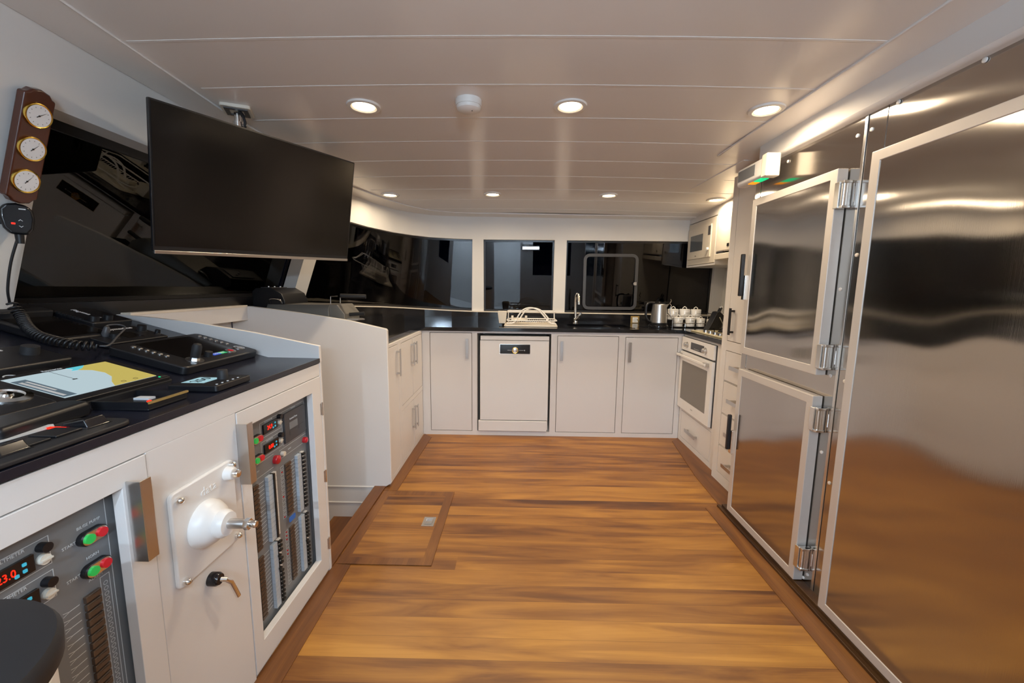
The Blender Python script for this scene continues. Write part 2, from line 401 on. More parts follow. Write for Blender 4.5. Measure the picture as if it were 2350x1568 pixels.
wb = MB()
band(wb, 12.4, 14, vtop, 1.035, 0, TH); band(wb, ib[0], ib[1], 0, vtop, 0, TH); band(wb, ib[2], ib[3], 0, vtop, 0, TH); band(wb, ib[4], 14, 0, vtop, 0, TH)
S(wb.build('wall_back', 'wall', smooth=25), 'white wall framing the windows over the worktop')
lo = MB(); lo.box(-1.80, -1.745, -1.5, 1.66, 0, 1.13); S(lo.build('wall_outboard', 'wall'), 'white lower wall lining behind the console')
lo = MB(); lo.box(-1.80, -1.735, 1.684, 2.425, -1.2, 1.134); S(lo.build('wall_stairwell_outer', 'wall'), 'white outer lining of the stair opening')
lo = MB(); lo.box(-1.74, -.90, 1.684, 1.698, -1.2, -.04); S(lo.build('wall_stairwell_near', 'wall'), 'white near lining of the stair opening')
lo = MB(); lo.box(-.898, -.885, 1.70, 2.42, -1.2, -.04); S(lo.build('wall_stairwell_inner', 'wall'), 'white lining of the stair opening below the floor edge')
lo = MB(); lo.box(-1.80, -.89, 1.67, 2.46, -1.25, -1.2); S(lo.build('floor_lower', 'wall'), 'bottom of the stair opening')
lo = MB(); lo.box(-1.80, -1.76, 2.46, 4.1, 0, .90); lo.box(-1.75, 2.0, 4.06, 4.1, 0, 1.0); S(lo.build('wall_galley', 'wall'), 'white lining behind the galley cabinets')
rw = MB(); rw.box(1.97, 2.05, -1.6, 4.1, 0, 2.05)
S(rw.build('wall_right', 'wall'), 'right wall behind the cabinets')
# windows
def window(n, i0, i1, label, edge=.012, k=0):
    o = thing('window_%d' % n, label, 'window', lp((i0+i1)/2, 0)[0]); o['kind'] = 'structure'; del o['category']
    g = MB(); band(g, i0, i1, vlow, vtop, .05+k, .056+k); g.build('pane', 'glass', o, smooth=60)
    f = MB(); band(f, i0, i1, lambda i: vtop(i)-(.035 if k else .018), vtop, .040+k, .05+k); band(f, i0, i1, vlow, lambda i: vlow(i)+.02, .030+k, .05+k)
    band(f, i0, i0+edge*3, vlow, vtop, .040+k, .05+k); band(f, i1-edge*3, i1, vlow, vtop, .040+k, .05+k)
    f.build('window_frame', 'sill', o); return o
window(1, iP0, iP1, 'long raked side window over the helm console', k=.045)
window(2, iQ1, ib[0], 'curved corner window right of the television', .008)
window(3, ib[1], ib[2], 'middle window above the dish rack', .0022)
w4 = window(4, ib[3], ib[4], 'wide window behind the tap and kettle', .0022)
hf = FB(4.045)
h = MB(hf)
def rring(mb, x0, x1, y0, y1, wd, r, a, b, m=None, n=6):
    def pts(x0, x1, y0, y1, r):
        o = []
        for cx, cy, t0 in ((x1-r, y1-r, 0), (x0+r, y1-r, 90), (x0+r, y0+r, 180), (x1-r, y0+r, 270)):
            for i in range(n+1): t = R(t0+90*i/n); o.append((cx+r*math.cos(t), cy+r*math.sin(t)))
        return o
    A = pts(x0, x1, y0, y1, r); B = pts(x0+wd, x1-wd, y0+wd, y1-wd, max(.002, r-wd)); k = len(A)
    vs = [(*p, a) for p in A]+[(*p, a) for p in B]+[(*p, b) for p in A]+[(*p, b) for p in B]; fs = []
    for i in range(k):
        j = (i+1) % k; fs += [(2*k+i, 2*k+j, 3*k+j, 3*k+i), (i, k+i, k+j, j), (i, j, 2*k+j, 2*k+i), (k+i, 3*k+i, 3*k+j, k+j)]
    mb.add(vs, fs, m)
rring(h, .625, 1.155, 1.06, 1.60, .028, .06, 0, .012); h.build('opening_light_frame', 'greyd', w4)
h = MB(hf); h.box(1.115, 1.14, 1.30, 1.33, .012, .03); h.cyl((1.115, 1.315, .012), .008, .025, 12); h.build('latch', 'brush', w4)
# black and white rim under the windows
sl = MB(); band(sl, 0, 5.9, -.01, .065, .0, .12); S(sl.build('trim_3', 'sill'), 'black upstand below the side window')
sp = MB()    # polished black upstand above the worktop following the wall
ks = [6, 7, 8, 9, 10, 11, 12, 13, 14]
prev = None
for k in ks:
    B = Vector(wallB[k]); n = outward(k, wallB); a = B-n*.030; cur = [Vector((a.x, a.y, .93)), Vector((a.x, a.y, B.z-.008)), Vector((B.x, B.y, B.z-.008))+n*.03, Vector((B.x, B.y, .93))+n*.03]
    if prev:
        vs = prev+cur; sp.add(vs, [tuple(reversed(f)) for f in [(0,1,5,4),(1,2,6,5),(2,3,7,6),(3,0,4,7)]]+[(0,1,2,3), (7,6,5,4)])
    prev = cur
S(sp.build('trim_4', 'granite', smooth=25), 'polished black granite upstand behind the worktop')
st = MB(); prev = None
for k in ks:
    B = Vector(wallB[k]); n = outward(k, wallB); a = B-n*.034; cur = [Vector((a.x, a.y, B.z-.008)), Vector((a.x, a.y, B.z)), Vector((B.x, B.y, B.z))+n*.05, Vector((B.x, B.y, B.z-.008))+n*.05]
    if prev: st.add(prev+cur, [tuple(reversed(f)) for f in [(0,1,5,4),(1,2,6,5),(2,3,7,6),(3,0,4,7)]]+[(0,1,2,3), (7,6,5,4)])
    prev = cur
S(st.build('trim_5', 'edge', smooth=25), 'pale sill bead along the window bottoms')

# rear of the room: wall with an arched doorway and a dark window, seen only in reflections
rb = MB(FB(-1.25))
rb.box(-2.0, -.60, 0, 2.05, -.06, 0); rb.box(.05, 2.0, 0, .95, -.06, 0); rb.box(.05, .30, .95, 1.72, -.06, 0); rb.box(1.15, 2.0, .95, 1.72, -.06, 0); rb.box(.05, 2.0, 1.72, 2.05, -.06, 0); rb.box(-.60, .05, 1.86, 2.05, -.06, 0)
S(rb.build('wall_rear', 'wall'), 'white rear wall behind the camera with a doorway')
r2 = MB(FB(-1.2)); rring(r2, -.62, .07, .02, 1.90, .05, .16, 0, .05); S(r2.build('door_1', 'paint'), 'rounded white door surround behind the camera')
g = MB(FB(-1.28)); g.box(.30, 1.15, .95, 1.72, 0, .006); S(g.build('window_5', 'glass'), 'dark window in the rear wall')
cr = MB(); cr.box(-.75, -.70, -2.6, -1.25, 0, 2.05); cr.box(.2, .25, -2.6, -1.25, 0, 2.05); cr.box(-.75, .25, -2.65, -2.6, 0, 2.05); cr.box(-.75, .25, -2.65, -1.25, 2.05, 2.1); cr.box(-.75, .25, -2.65, -1.25, -.05, 0)
S(cr.build('wall_corridor', 'wall'), 'lit passage behind the doorway')

# stairs
sb = MB()
for k in range(3):
    sb.box(-.90-.26*k-.27, -.90-.26*k, 1.70, 2.424, -.2*(k+1)-.03, -.2*(k+1))
    sb.box(-.90-.26*k-.02, -.90-.26*k, 1.70, 2.424, -.2*(k+1), -.2*k-.04)
sb.build('staircase', 'trimy'); tag(bpy.data.objects['staircase'], 'dark wooden steps going down in the opening beside the console', 'stairs')
# skirting rails on the galley end panel are parts of that panel (below)

# floor borders
def border(n, mtr, x0, x1, y0, y1, label, z=.004, poly=None):
    b = MB()
    if poly: b.prism(poly, 0, z)
    else: b.box(x0, x1, y0, y1, -.001, z)
    return S(b.build('trim_%d' % n, mtr, bev=.001), label)
border(6, 'trimy', 0, 0, 0, 0, 'wooden floor border along the console', poly=[(-.835, .1), (-.735, .1), (-.755, 1.70), (-.835, 1.705)])
border(7, 'trimy', -.90, -.83, 1.68, 2.46, 'wooden nosing along the stair edge', .012)
border(8, 'trimy', 0, 0, 0, 0, 'wooden floor border along the left cabinets', poly=[(-.83, 2.46), (-.83, 2.385), (-.745, 2.385), (-.725, 3.30), (-.80, 3.38)])
border(9, 'trimy', 0, 0, 0, 0, 'wooden floor border below the refrigerators', poly=[(1.085, .4), (1.195, .4), (1.195, 2.26), (1.13, 2.28), (1.105, 2.25)])
border(10, 'trimy', 0, 0, 0, 0, 'wooden floor border along the right cabinets', poly=[(1.20, 2.26), (1.345, 2.26), (1.345, 2.68), (1.375, 2.70), (1.375, 3.38), (1.30, 3.30), (1.22, 2.66)])
kb = MB(); kb.box(1.197, 1.95, .4, 2.25, 0, .03); kb.box(1.18, 1.20, .4, 2.27, 0, .016)
S(kb.build('baseboard_right', 'kick', bev=.002), 'dark wooden plinth under the refrigerators')
# hatch
hx = thing('floor_hatch', 'rectangular wooden floor hatch with mitred frame beside the stair opening', 'hatch', (-.6, 2.04, 0))
f = MB(); f.ring(-.825, -.385, 1.705, 2.38, .048, .001, .005); f.build('hatch_frame', 'trimy', hx, bev=.001)
f = MB(); f.box(-.777, -.433, 1.753, 2.332, 0, .004); f.build('hatch_panel', 'floor', hx)
f = MB(); f.ring(-.505, -.440, 2.01, 2.095, .012, .004, .007); f.box(-.495, -.45, 2.02, 2.085, .004, .005); f.build('latch_plate', 'brush', hx, bev=.001)
f = MB(); f.ring(-.492, -.453, 2.028, 2.075, .006, .006, .009); f.build('pull_ring', 'chrome', hx)
# soffit over the refrigerators
so = MB()
so.prism([(1.205, 1.905), (1.21, 1.897), (1.222, 1.893), (1.30, 1.893), (1.30, 2.03), (1.215, 2.03), (1.215, 1.915)], -1.2, 2.2, 'Y')
S(so.build('trim_11', 'paint', smooth=50), 'white pelmet between refrigerator tops and ceiling')

# ================================================================== LIGHTS
DL = [(-.654, 1.795, 'left'), (.202, 1.797, 'mid'), (1.005, 1.799, 'right'), (-1.0, 3.235, ''), (-.21, 3.24, ''), (.674, 3.23, ''), (1.50, 3.262, '')]
LB = ['round recessed ceiling light nearest the television, front row', 'round recessed ceiling light in the front row between detector and right lamp', 'round recessed ceiling light in the front row above the refrigerators',
      'small recessed ceiling light in the back row nearest the curved wall', 'recessed ceiling light in the back row, second from the left', 'recessed ceiling light in the back row, second from the right', 'recessed ceiling light in the back row beside the tall cabinet']
def downlight(x, y, label, power, col, cool=False, z=None):
    z = zc(x, y) if z is None else z
    t = thing('ceiling_light', label, 'ceiling light', (x, y, z), 'recessed ceiling lights')
    T = Matrix.Translation((x, y, z))
    b = MB(T); b.lathe([(.044, -.002), (.052, -.007), (.066, -.006), (.070, 0), (.070, .004), (.044, .004)][::-1], 40); b.build('trim_ring', 'whitep', t)
    b = MB(T); b.lathe([(.0001, -.0035), (.045, -.0025), (.045, .002), (.0001, .002)], 40); b.build('diffuser', 'coollamp' if cool else 'lamp', t)
    ld = bpy.data.lights.new('bulb', 'AREA'); ld.shape = 'DISK'; ld.size = .085; ld.energy = power; ld.color = col; ld.spread = R(168)
    lo_ = bpy.data.objects.new('bulb', ld); C.objects.link(lo_); lo_.parent = t; lo_.location = (0, 0, -.008); WO[lo_.name] = Vector((x, y, z))
    return t
for k, (x, y, s_) in enumerate(DL): downlight(x, y, LB[k], P_NEAR if k < 3 else (3.6 if k == 6 else P_FAR), WARM)
for k, (x, y) in enumerate(((-.30, -.95), (.35, -.45))):
    downlight(x, y, ['cool white recessed ceiling light behind the camera, left one', 'cool white recessed ceiling light behind the camera, right one'][k], P_COOL, COOL, True)  # cool lamps added behind the camera to cool the foreground; fittings guessed
downlight(-.25, -1.9, 'cool white ceiling light in the passage behind the doorway', 60, COOL, True, 2.05)
wlt = thing('wall_light', 'cool white bulkhead light on the rear wall beside the doorway', 'wall light', (.25, -1.17, 1.55))  # added fill lamp, lifts the near ceiling and cools the foreground
b = MB(FB(-1.18)); b.rrect(.05, .45, 1.50, 1.60, .02, -.01, .03); b.build('housing', 'whitep', wlt, bev=.004)
b = MB(FB(-1.18)); b.rrect(.07, .43, 1.515, 1.585, .015, .03, .036); b.build('diffuser', 'coollamp', wlt)
ld = bpy.data.lights.new('tube', 'AREA'); ld.shape = 'RECTANGLE'; ld.size = .36; ld.size_y = .07; ld.energy = 26; ld.color = COOL
lo_ = bpy.data.objects.new('tube', ld); C.objects.link(lo_); lo_.parent = wlt; lo_.location = (0, .04, 0); lo_.rotation_euler = (R(90+38), 0, 0)
# smoke detector
sd = thing('smoke_detector', 'round white smoke detector on the ceiling between two lamps', 'smoke detector', (-.212, 1.75, zc(-.2, 1.75)))
T = Matrix.Translation((-.212, 1.75, zc(-.2, 1.75)))
b = MB(T); b.lathe([(.0001, -.044), (.035, -.043), (.047, -.036), (.049, -.026), (.049, -.024), (.0001, -.024)], 36); b.build('sensor_cap', 'whitep', sd)
b = MB(T); b.lathe([(.0001, -.024), (.052, -.024), (.053, -.016), (.053, .0), (.0001, 0)], 36); b.build('base', 'whitep', sd)
b = MB(T); b.cyl((.015, -.012, -.0455), .002, .003, 10); b.build('indicator', 'ink', sd)

# ================================================================== TELEVISION
TL = Vector((-1.314, 1.526, 1.924)); TR = Vector((-.927, 2.393, 1.953)); BL = Vector((-1.407, 1.574, 1.391)); BR = Vector((-1.02, 2.441, 1.419))
k_ = .93
cam0 = Vector((0, 0, 1.27)); TL, TR, BL, BR = [cam0+(p-cam0)*k_ for p in (TL, TR, BL, BR)]
wd = (TR-TL).length; ux = (TR-TL).normalized(); uz = ux.cross((TL-BL)).normalized(); uy = uz.cross(ux)
hgt = ((TL-BL).dot(uy))
tm = frame(BL, ux, uy, uz)
tv = thing('television', 'large flat black television hung from the ceiling on a pole', 'television', tuple(BL+ux*wd/2))
b = MB(tm); b.rrect(0, wd, 0, hgt, .004, -.012, 0, None, 3); b.build('bezel', 'blackp', tv, bev=.001)
b = MB(tm); b.box(.006, wd-.006, .022, hgt-.006, .0005, .0015); b.build('screen', 'screen', tv)
b = MB(tm); b.box(.002, wd-.002, -.006, .006, -.008, .004); b.build('lower_trim', 'brush', tv, bev=.001)
b = MB(tm); b.rrect(.12, wd-.12, .06, .42, .02, -.05, -.012); b.build('rear_housing', 'blackd', tv, bev=.006)
b = MB(tm); b.box(.30, .60, .22, .42, -.062, -.05); b.box(.28, .32, .15, .47, -.066, -.06); b.box(.56, .60, .15, .47, -.066, -.06); b.build('wall_mount_bracket', 'greyd', tv, bev=.002)
pb = Vector((-1.19, 1.80, 2.0)); T = Matrix.Translation(pb)
mt = thing('ceiling_mount', 'chrome pole with square ceiling plate carrying the television', 'tv mount', tuple(pb))
b = MB(T @ Matrix.Rotation(R(25), 4, 'Z')); b.rrect(-.055, .055, -.055, .055, .012, -.014, .006); b.build('ceiling_plate', 'cream', mt, bev=.003)
b = MB(T @ Matrix.Rotation(R(25), 4, 'Z')); b.ring(-.042, .042, -.042, .042, .016, -.018, -.012); b.build('cover_ring', 'greyd', mt)
b = MB(T); b.cyl((0, 0, -.24), .013, .23, 20); b.build('pole', 'chrome', mt)
b = MB(T); b.cyl((0, 0, -.075), .02, .02, 20); b.cyl((.018, .0, -.068), .005, .02, 10, ax=(1, 0, 0)); b.build('collar', 'chrome', mt)
b = MB(T); b.tube([(.015, -.01, -.012), (.03, -.012, -.03), (.034, -.006, -.055), (.028, 0, -.08), (.01, .02, -.12), (-.01, .03, -.18)], .0055); b.build('cable', 'blackp', mt)

# ================================================================== CONSOLE
tS = Vector((-.966, 0, .259)); nS = Vector((.259, 0, .966))
FT = frame((-1.046, 0, .969), (0, 1, 0), tS, nS)        # sloping top: x=y, y=up the slope, z=out
FF = frame((-1.046, 0, .969), (0, 1, 0), (-1, 0, 0), (0, 0, 1))   # flat strip: y negative towards the aisle
CX = -.833
co = thing('helm_console', 'white helm console cabinet with black sloping top along the left side', 'console', (-1.2, .9, 0))
b = MB(); b.prism([(-.89, 0), (-1.73, 0), (-1.73, 1.12), (-1.046, .94), (-.89, .94)], .15, 1.655, 'Y'); b.build('cabinet_body', 'paint', co)
b = MB(FL(CX))
b.box(.15, 1.665, .8935, .945, -.06, 0); b.box(.858, 1.149, 0, .8935, -.06, 0); b.box(1.6625, 1.667, 0, .8935, -.06, 0); b.box(.15, .30, 0, .8935, -.06, 0); b.box(.30, 1.66, 0, .012, -.06, -.006)
b.build('face_frame', 'paint', co, bev=.0012)
b = MB(); b.prism([(-1.735, 1.153), (-1.046, .969), (-.828, .967), (-.828, .949), (-1.048, .949), (-1.735, 1.13)], .15, 1.664, 'Y'); b.build('worktop', 'slab', co, bev=.0008)
b = MB(); b.prism([(-.830, .95), (-.830, 1.019), (-1.096, 1.071), (-1.351, 1.112), (-1.552, 1.132), (-1.74, 1.146), (-1.74, .95)], 1.664, 1.682, 'Y'); b.build('end_lip', 'paint', co, bev=.002)
b = MB(); b.prism([(-.8315, 0), (-.8315, .96), (-1.74, .96), (-1.74, 0)], 1.667, 1.682, 'Y'); b.build('end_panel', 'paint', co, bev=.002)
def console_door(y0, y1, z0, z1, oy0, oy1, oz0, oz1, hy, hz0, hz1, hinges=()):
    d = MB(FL(CX)); w_ = .0025
    vs = []; A = (y0+w_, y1-w_, z0+w_, z1-w_); B = (oy0, oy1, oz0, oz1)
    for hh in (-.022, .002):
        for q in (A, B): vs += [(q[0], q[2], hh), (q[1], q[2], hh), (q[1], q[3], hh), (q[0], q[3], hh)]
    fs = []
    for i in range(4):
        j = (i+1) % 4; fs += [(8+i, 8+j, 12+j, 12+i), (i, 4+i, 4+j, j), (i, j, 8+j, 8+i), (4+i, 12+i, 12+j, 4+j)]
    d.add(vs, fs); o = d.build('panel_door', 'paint', co, bev=.0015)
    hb = MB(FL(CX)); hb.box(hy-.003, hy, hz0, hz1, .002, .034); hb.box(hy, hy+.024, hz0, hz1, .031, .034); hb.build('door_handle', 'brush', o, bev=.0006, )
    for z in hinges:
        g_ = MB(FL(CX)); g_.cyl((y1, z-.028, .004), .0045, .056, 10, ax=(0, 1, 0)); g_.box(y1-.012, y1+.01, z-.025, z+.025, .0015, .003); g_.build('hinge', 'hinge', o)
    return o
console_door(1.149, 1.6625, .012, .8935, 1.197, 1.592, .10, .836, 1.149, .672, .86, (.75, .45, .135))
console_door(.30, .858, .012, .8935, .35, .796, .10, .84, .806, .668, .852)

# ---- electrical panels
def electrical(y0, y1, z0, z1, label, kind):
    t = thing('electrical_panel', label, 'electrical panel', (CX-.03, (y0+y1)/2, z0), 'switch panels in the console doors')
    f = FL(CX-.034)
    b = MB(f); b.box(y0, y1, z0, z1, -.003, 0); b.build('face_plate', 'grey', t)
    return t, f
def btn_pair(t, f, y, z):
    b = MB(f); b.rrect(y-.027, y+.027, z-.014, z+.014, .0139, 0, .010, None, 8); b.build('button_body', 'blackp', t)
    b = MB(f); b.rrect(y-.0245, y+.0245, z-.0125, z+.0125, .0124, .010, .0125, None, 8); b.build('button_bezel', 'chrome', t)
    b = MB(f); b.cyl((y-.0125, z, .0125), .0095, .004, 20); b.build('start_button', 'green', t)
    b = MB(f); b.cyl((y+.0125, z, .0125), .0095, .004, 20); b.build('stop_button', 'red', t)
def meter(t, f, y0, y1, z0, z1, s_):
    b = MB(f); b.box(y0, y1, z0, z1, 0, .006); o = b.build('digital_meter', 'gloss', t, bev=.001)
    if s_: text(s_, (z1-z0)*.62, at_(f, y0+(y1-y0)*.42, (z0+z1)/2, .0065), 'digit', o, 'digits', wide=.8)
    for dy, dz in ((.0, .006), (.0, -.006), (-.012, -.008)):
        c = MB(f); c.rrect(y1-.016+dy-.003, y1-.016+dy+.003, (z0+z1)/2+dz-.003, (z0+z1)/2+dz+.003, .001, .006, .0075, None, 2); c.build('meter_key', 'cyan', o)
def outline(mb, y0, y1, z0, z1, f=None, wd=.0012): mb.ring(y0, y1, z0, z1, wd, .0002, .0006)
def column(t, f, y0, y1, z1, z0, n, sty):
    dz = (z1-z0)/n
    for k in range(n):
        zc_ = z1-(k+.5)*dz; b = MB(f)
        if sty == 'rocker':
            b.box(y0, y1, zc_-dz*.38, zc_+dz*.38, 0, .007); b.add([(y0+.004, zc_-dz*.3, .007), (y1-.004, zc_-dz*.3, .0075), (y1-.004, zc_+dz*.3, .011), (y0+.004, zc_+dz*.3, .007), (y0+.004, zc_+dz*.3, .0069)], [(0, 1, 2, 3)])
            b.build('fuse_switch', 'brown', t, bev=.0008)
        else:
            ym = y0+(y1-y0)*.55
            b.box(y0, ym, zc_-dz*.46, zc_+dz*.46, 0, .012); b.use(1).box(ym, y1, zc_-dz*.46, zc_+dz*.46, 0, .010)
            on = random.random() < (.9 if sty == 'on' else .0)
            if sty == 'strip': b.use(2).box(ym-.002, ym+.006, zc_-dz*.5, zc_+dz*.5, 0, .016)
            else:
                b.use(2).box(ym+(.004 if on else -.004), ym+(.018 if on else .008), zc_-dz*.2, zc_+dz*.24, .01, .019)
                b.use(2).box(ym-.001, ym+.003, zc_-dz*.5, zc_+dz*.5, .0, .013)
            b.build('circuit_breaker', ['breaker', 'breakw', 'ink'], t)
def tracks(mb, y0, y1, z1, z0, n):       # printed connector lines
    dz = (z1-z0)/n
    for k in range(n):
        z = z1-(k+.5)*dz
        mb.box(y0+.012, y1-.006, z-.0007, z+.0007, .0002, .0006)
        mb.add([(y0, z-dz*.25, .0006), (y0+.012, z-.0006, .0006), (y0+.012, z+.0006, .0006), (y0, z-dz*.25+.0012, .0006)], [(0, 1, 2, 3)])
        mb.add([(y0, z+dz*.25, .0006), (y0, z+dz*.25-.0012, .0006), (y0+.012, z-.0006, .0006), (y0+.012, z+.0006, .0006)], [(0, 1, 2, 3)])
def rings(mb, y, z1, z0, n):
    dz = (z1-z0)/n
    for k in range(n):
        z = z1-(k+.5)*dz; vs = []; fs = []
        for j in range(12):
            th = 2*math.pi*j/12
            for r_ in (.0035, .0047): vs.append((y+r_*math.cos(th), z+r_*math.sin(th), .0006))
        for j in range(12): l = (j+1) % 12; fs.append((2*j, 2*j+1, 2*l+1, 2*l))
        mb.add(vs, fs)
def labels(t, f, y0, y1, z1, z0, n, red=1.0):
    mb = MB(f); dz = (z1-z0)/n
    for k in range(n):
        z = z1-(k+.5)*dz; mb.ring(y0, y1, z-dz*.36, z+dz*.36, .0009, .0002, .0006)
        if random.random() < red: mb.use(1).cyl((y0+(y1-y0)*.35, z, 0), .0028, .003, 8); mb.use(0)
    mb.build('name_tag_column', ['greyl', 'redlens'], t)
PR, f = electrical(1.185, 1.602, .085, .85, 'far grey switch panel reading 24.9 and 0.00 with many breakers', 'r')
for z in (.762, .694): btn_pair(PR, f, 1.276, z)
meter(PR, f, 1.318, 1.398, .762, .796, '24.9'); meter(PR, f, 1.318, 1.398, .692, .725, '0.00')
for z in (.785, .716):
    b = MB(f); b.cyl((1.412, z+.012, 0), .009, .014, 16); b.build('dimmer_knob', 'blackp', PR)
    b = MB(f); b.cyl((1.412, z-.010, 0), .008, .008, 16); b.box(1.404, 1.420, z-.011, z-.009, .008, .011); b.build('selector_knob', 'cream', PR)
b = MB(f); b.rrect(1.437, 1.582, .682, .796, .006, 0, .008); o = b.build('monitor_unit', 'greyd', PR)
b = MB(f); b.box(1.466, 1.522, .728, .755, .008, .0086); b.use(1).box(1.466, 1.520, .706, .722, .008, .0088); b.box(1.53, 1.565, .712, .726, .008, .0088); b.build('monitor_display', ['grey', 'greyd'], o)
text('LuminaClean', .010, at_(f, 1.495, .768, .0086), 'greyl', o)
b = MB(f); b.cyl((1.378, .648, 0), .016, .012, 24); b.ball((1.378, .648, .012), .0155, 20, (1, 1, .4)); b.build('warning_lamp', 'redlens', PR)
b = MB(f); b.cyl((1.573, .646, 0), .012, .012, 24); b.ball((1.573, .646, .012), .0115, 20, (1, 1, .4)); b.build('warning_lamp', 'redlens', PR)
b = MB(f); b.cyl((1.419, .653, 0), .009, .012, 20); b.build('push_button', 'cream', PR)
pl = MB(f)
outline(pl, 1.306, 1.427, .75, .806); outline(pl, 1.306, 1.427, .682, .738); outline(pl, 1.432, 1.588, .676, .806)
pl.box(1.20, 1.37, .672, .6732, .0002, .0006); pl.box(1.20, 1.365, .625, .6262, .0002, .0006); pl.box(1.405, 1.595, .668, .6692, .0002, .0006); pl.box(1.395, 1.595, .636, .6372, .0002, .0006)
pl.box(1.19, 1.60, .8155, .8165, .0002, .0006)
for (y0, y1, z1, z0, n) in ((1.271, 1.313, .61, .378, 16), (1.272, 1.315, .352, .125, 16), (1.465, 1.502, .607, .402, 15), (1.462, 1.502, .350, .13, 16)): tracks(pl, y0, y1, z1, z0, n)
for a in ((1.372, .608, .38, 18), (1.371, .352, .122, 18), (1.564, .607, .378, 18), (1.561, .348, .122, 18)): rings(pl, *a)
pl.build('printed_lines', 'greyl', PR)
for a in ((1.243, 1.270, .612, .378, 14), (1.243, 1.270, .355, .125, 15), (1.429, 1.464, .608, .40, 13), (1.432, 1.461, .352, .13, 15)): column(PR, f, *a, 'rocker')
for a, s_ in (((1.313, 1.364, .612, .372, 14), 'strip'), ((1.313, 1.362, .358, .113, 15), 'on'), ((1.50, 1.55, .61, .375, 14), 'on'), ((1.50, 1.549, .355, .118, 15), 'on')): column(PR, f, *a, s_)
for a in ((1.218, 1.238, .612, .378, 14), (1.220, 1.239, .355, .125, 15), (1.404, 1.424, .608, .40, 13), (1.407, 1.427, .352, .13, 15)): labels(PR, f, *a, .75 if a[0] < 1.22 else .35)
b = MB(f); b.rrect(1.42, 1.462, .378, .398, .006, .011, .0125); b.build('tape_patch', 'blue', PR)
text('24 VOLT NAVIGATION PANEL', .011, at_(f, 1.40, .826, .0003), 'greyd', PR)
for s_, y, z in (('24 VOLTMETER', 1.355, .8015), ('24 AMMETER', 1.355, .7325), ('MONITOR', 1.51, .8015), ('START', 1.252, .785), ('STOP', 1.252, .716), ('ALARM', 1.47, .652), ('ALARM TEST', 1.27, .648)):
    text(s_, .0065, at_(f, y, z, .0003), 'greyl', PR)

PL, f = electrical(.335, .808, .085, .855, 'near grey switch panel reading 23.0 beside the mahogany-coloured handle', 'l')
for z in (.761, .691): btn_pair(PL, f, .755, z)
meter(PL, f, .585, .657, .757, .789, '23.0'); meter(PL, f, .585, .657, .692, .722, '')
for z in (.780, .711):
    b = MB(f); b.cyl((.672, z+.011, 0), .009, .015, 16); b.build('dimmer_knob', 'blackp', PL)
    b = MB(f); b.cyl((.671, z-.012, 0), .0095, .009, 16); b.box(.662, .680, z-.0135, z-.0105, .009, .013); b.build('selector_knob', 'cream', PL)
pl = MB(f); outline(pl, .56, .686, .75, .806); outline(pl, .56, .686, .683, .738); outline(pl, .36, .79, .11, .8235, wd=.0015)
tracks(pl, .69, .726, .643, .13, 30); rings(pl, .772, .648, .13, 42)
pl.ring(.762, .782, .12, .66, .0012, .0002, .0006)
pl.build('printed_lines', 'greyl', PL)
column(PL, f, .727, .757, .645, .125, 30, 'rocker')
column(PL, f, .60, .66, .645, .125, 30, 'on')
text('24 VOLT DISTRIBUTION PANEL', .014, at_(f, .60, .833, .0003), 'greyd', PL)
for s_, y, z in (('BILGE PUMP', .755, .786), ('HORN', .755, .716), ('ALARM', .755, .668), ('START', .716, .762), ('START', .716, .692), ('24 VOLTMETER', .62, .8005), ('24 AMMETER', .62, .7325)):
    text(s_, .0085, at_(f, y, z, .0003), 'greyl', PL)

# ---- hydraulic helm cover plate
g = FL(CX)
hp = thing('helm_pump_cover', 'square white cover plate with a dome and chrome shaft on the console front', 'cover plate', (CX, 1.0, .52))
b = MB(g); b.rrect(.895, 1.112, .521, .770, .014, 0, .012); b.build('plate', 'whitep', hp, bev=.004, seg=3)
b = MB(at_(g, .992, .642, .012)); b.lathe([(.062, 0), (.060, .012), (.050, .028), (.040, .036), (.036, .040), (.036, .052), (.030, .062), (.0001, .064)], 40); b.build('dome', 'whitep', hp)
b = MB(at_(g, .992, .642, .07)); b.lathe([(.0125, 0), (.0125, .052), (.0115, .054)], 28); b.build('shaft', 'brush', hp)
b = MB(at_(g, .992, .642, .118)); b.lathe([(.015, 0), (.015, .012)], 6); b.lathe([(.0095, .012), (.0095, .026), (.007, .030)], 20); b.build('shaft_nut', 'chrome', hp)
for y, z in ((.915, .748), (1.098, .757), (.912, .535), (1.100, .537)):
    b = MB(at_(g, y, z, .012)); b.lathe([(.0095, 0), (.0095, .004), (.0085, .010), (.005, .014), (.0001, .0155)], 16); b.build('cap_nut', 'chrome', hp)
b = MB(at_(g, 1.082, .738, .012)); b.lathe([(.020, 0), (.017, .018), (.015, .020), (.0001, .020)], 24); b.build('filler_boss', 'whitep', hp)
b = MB(at_(g, 1.082, .738, .032)); b.lathe([(.012, 0), (.012, .010), (.010, .014), (.0001, .016)], 20); b.build('filler_cap', 'chrome', hp)
text('data', .034, at_(g, 1.012, .728, .012), 'whitep', hp, ext=.0015, label='raised lettering')
lv = thing('lever_handle', 'short chrome lever with black round hub on the console front', 'lever', (CX, 1.005, .47))
b = MB(at_(g, 1.005, .470, 0)); b.lathe([(.018, 0), (.018, .020), (.014, .027), (.0001, .028)], 24); b.build('hub', 'gloss', lv)
b = MB(); b.tube([g @ Vector(p) for p in ((1.005, .470, .02), (1.012, .464, .036), (1.022, .448, .042), (1.035, .415, .042), (1.045, .388, .042))], .0065, 12); b.build('bar', 'chrome', lv)

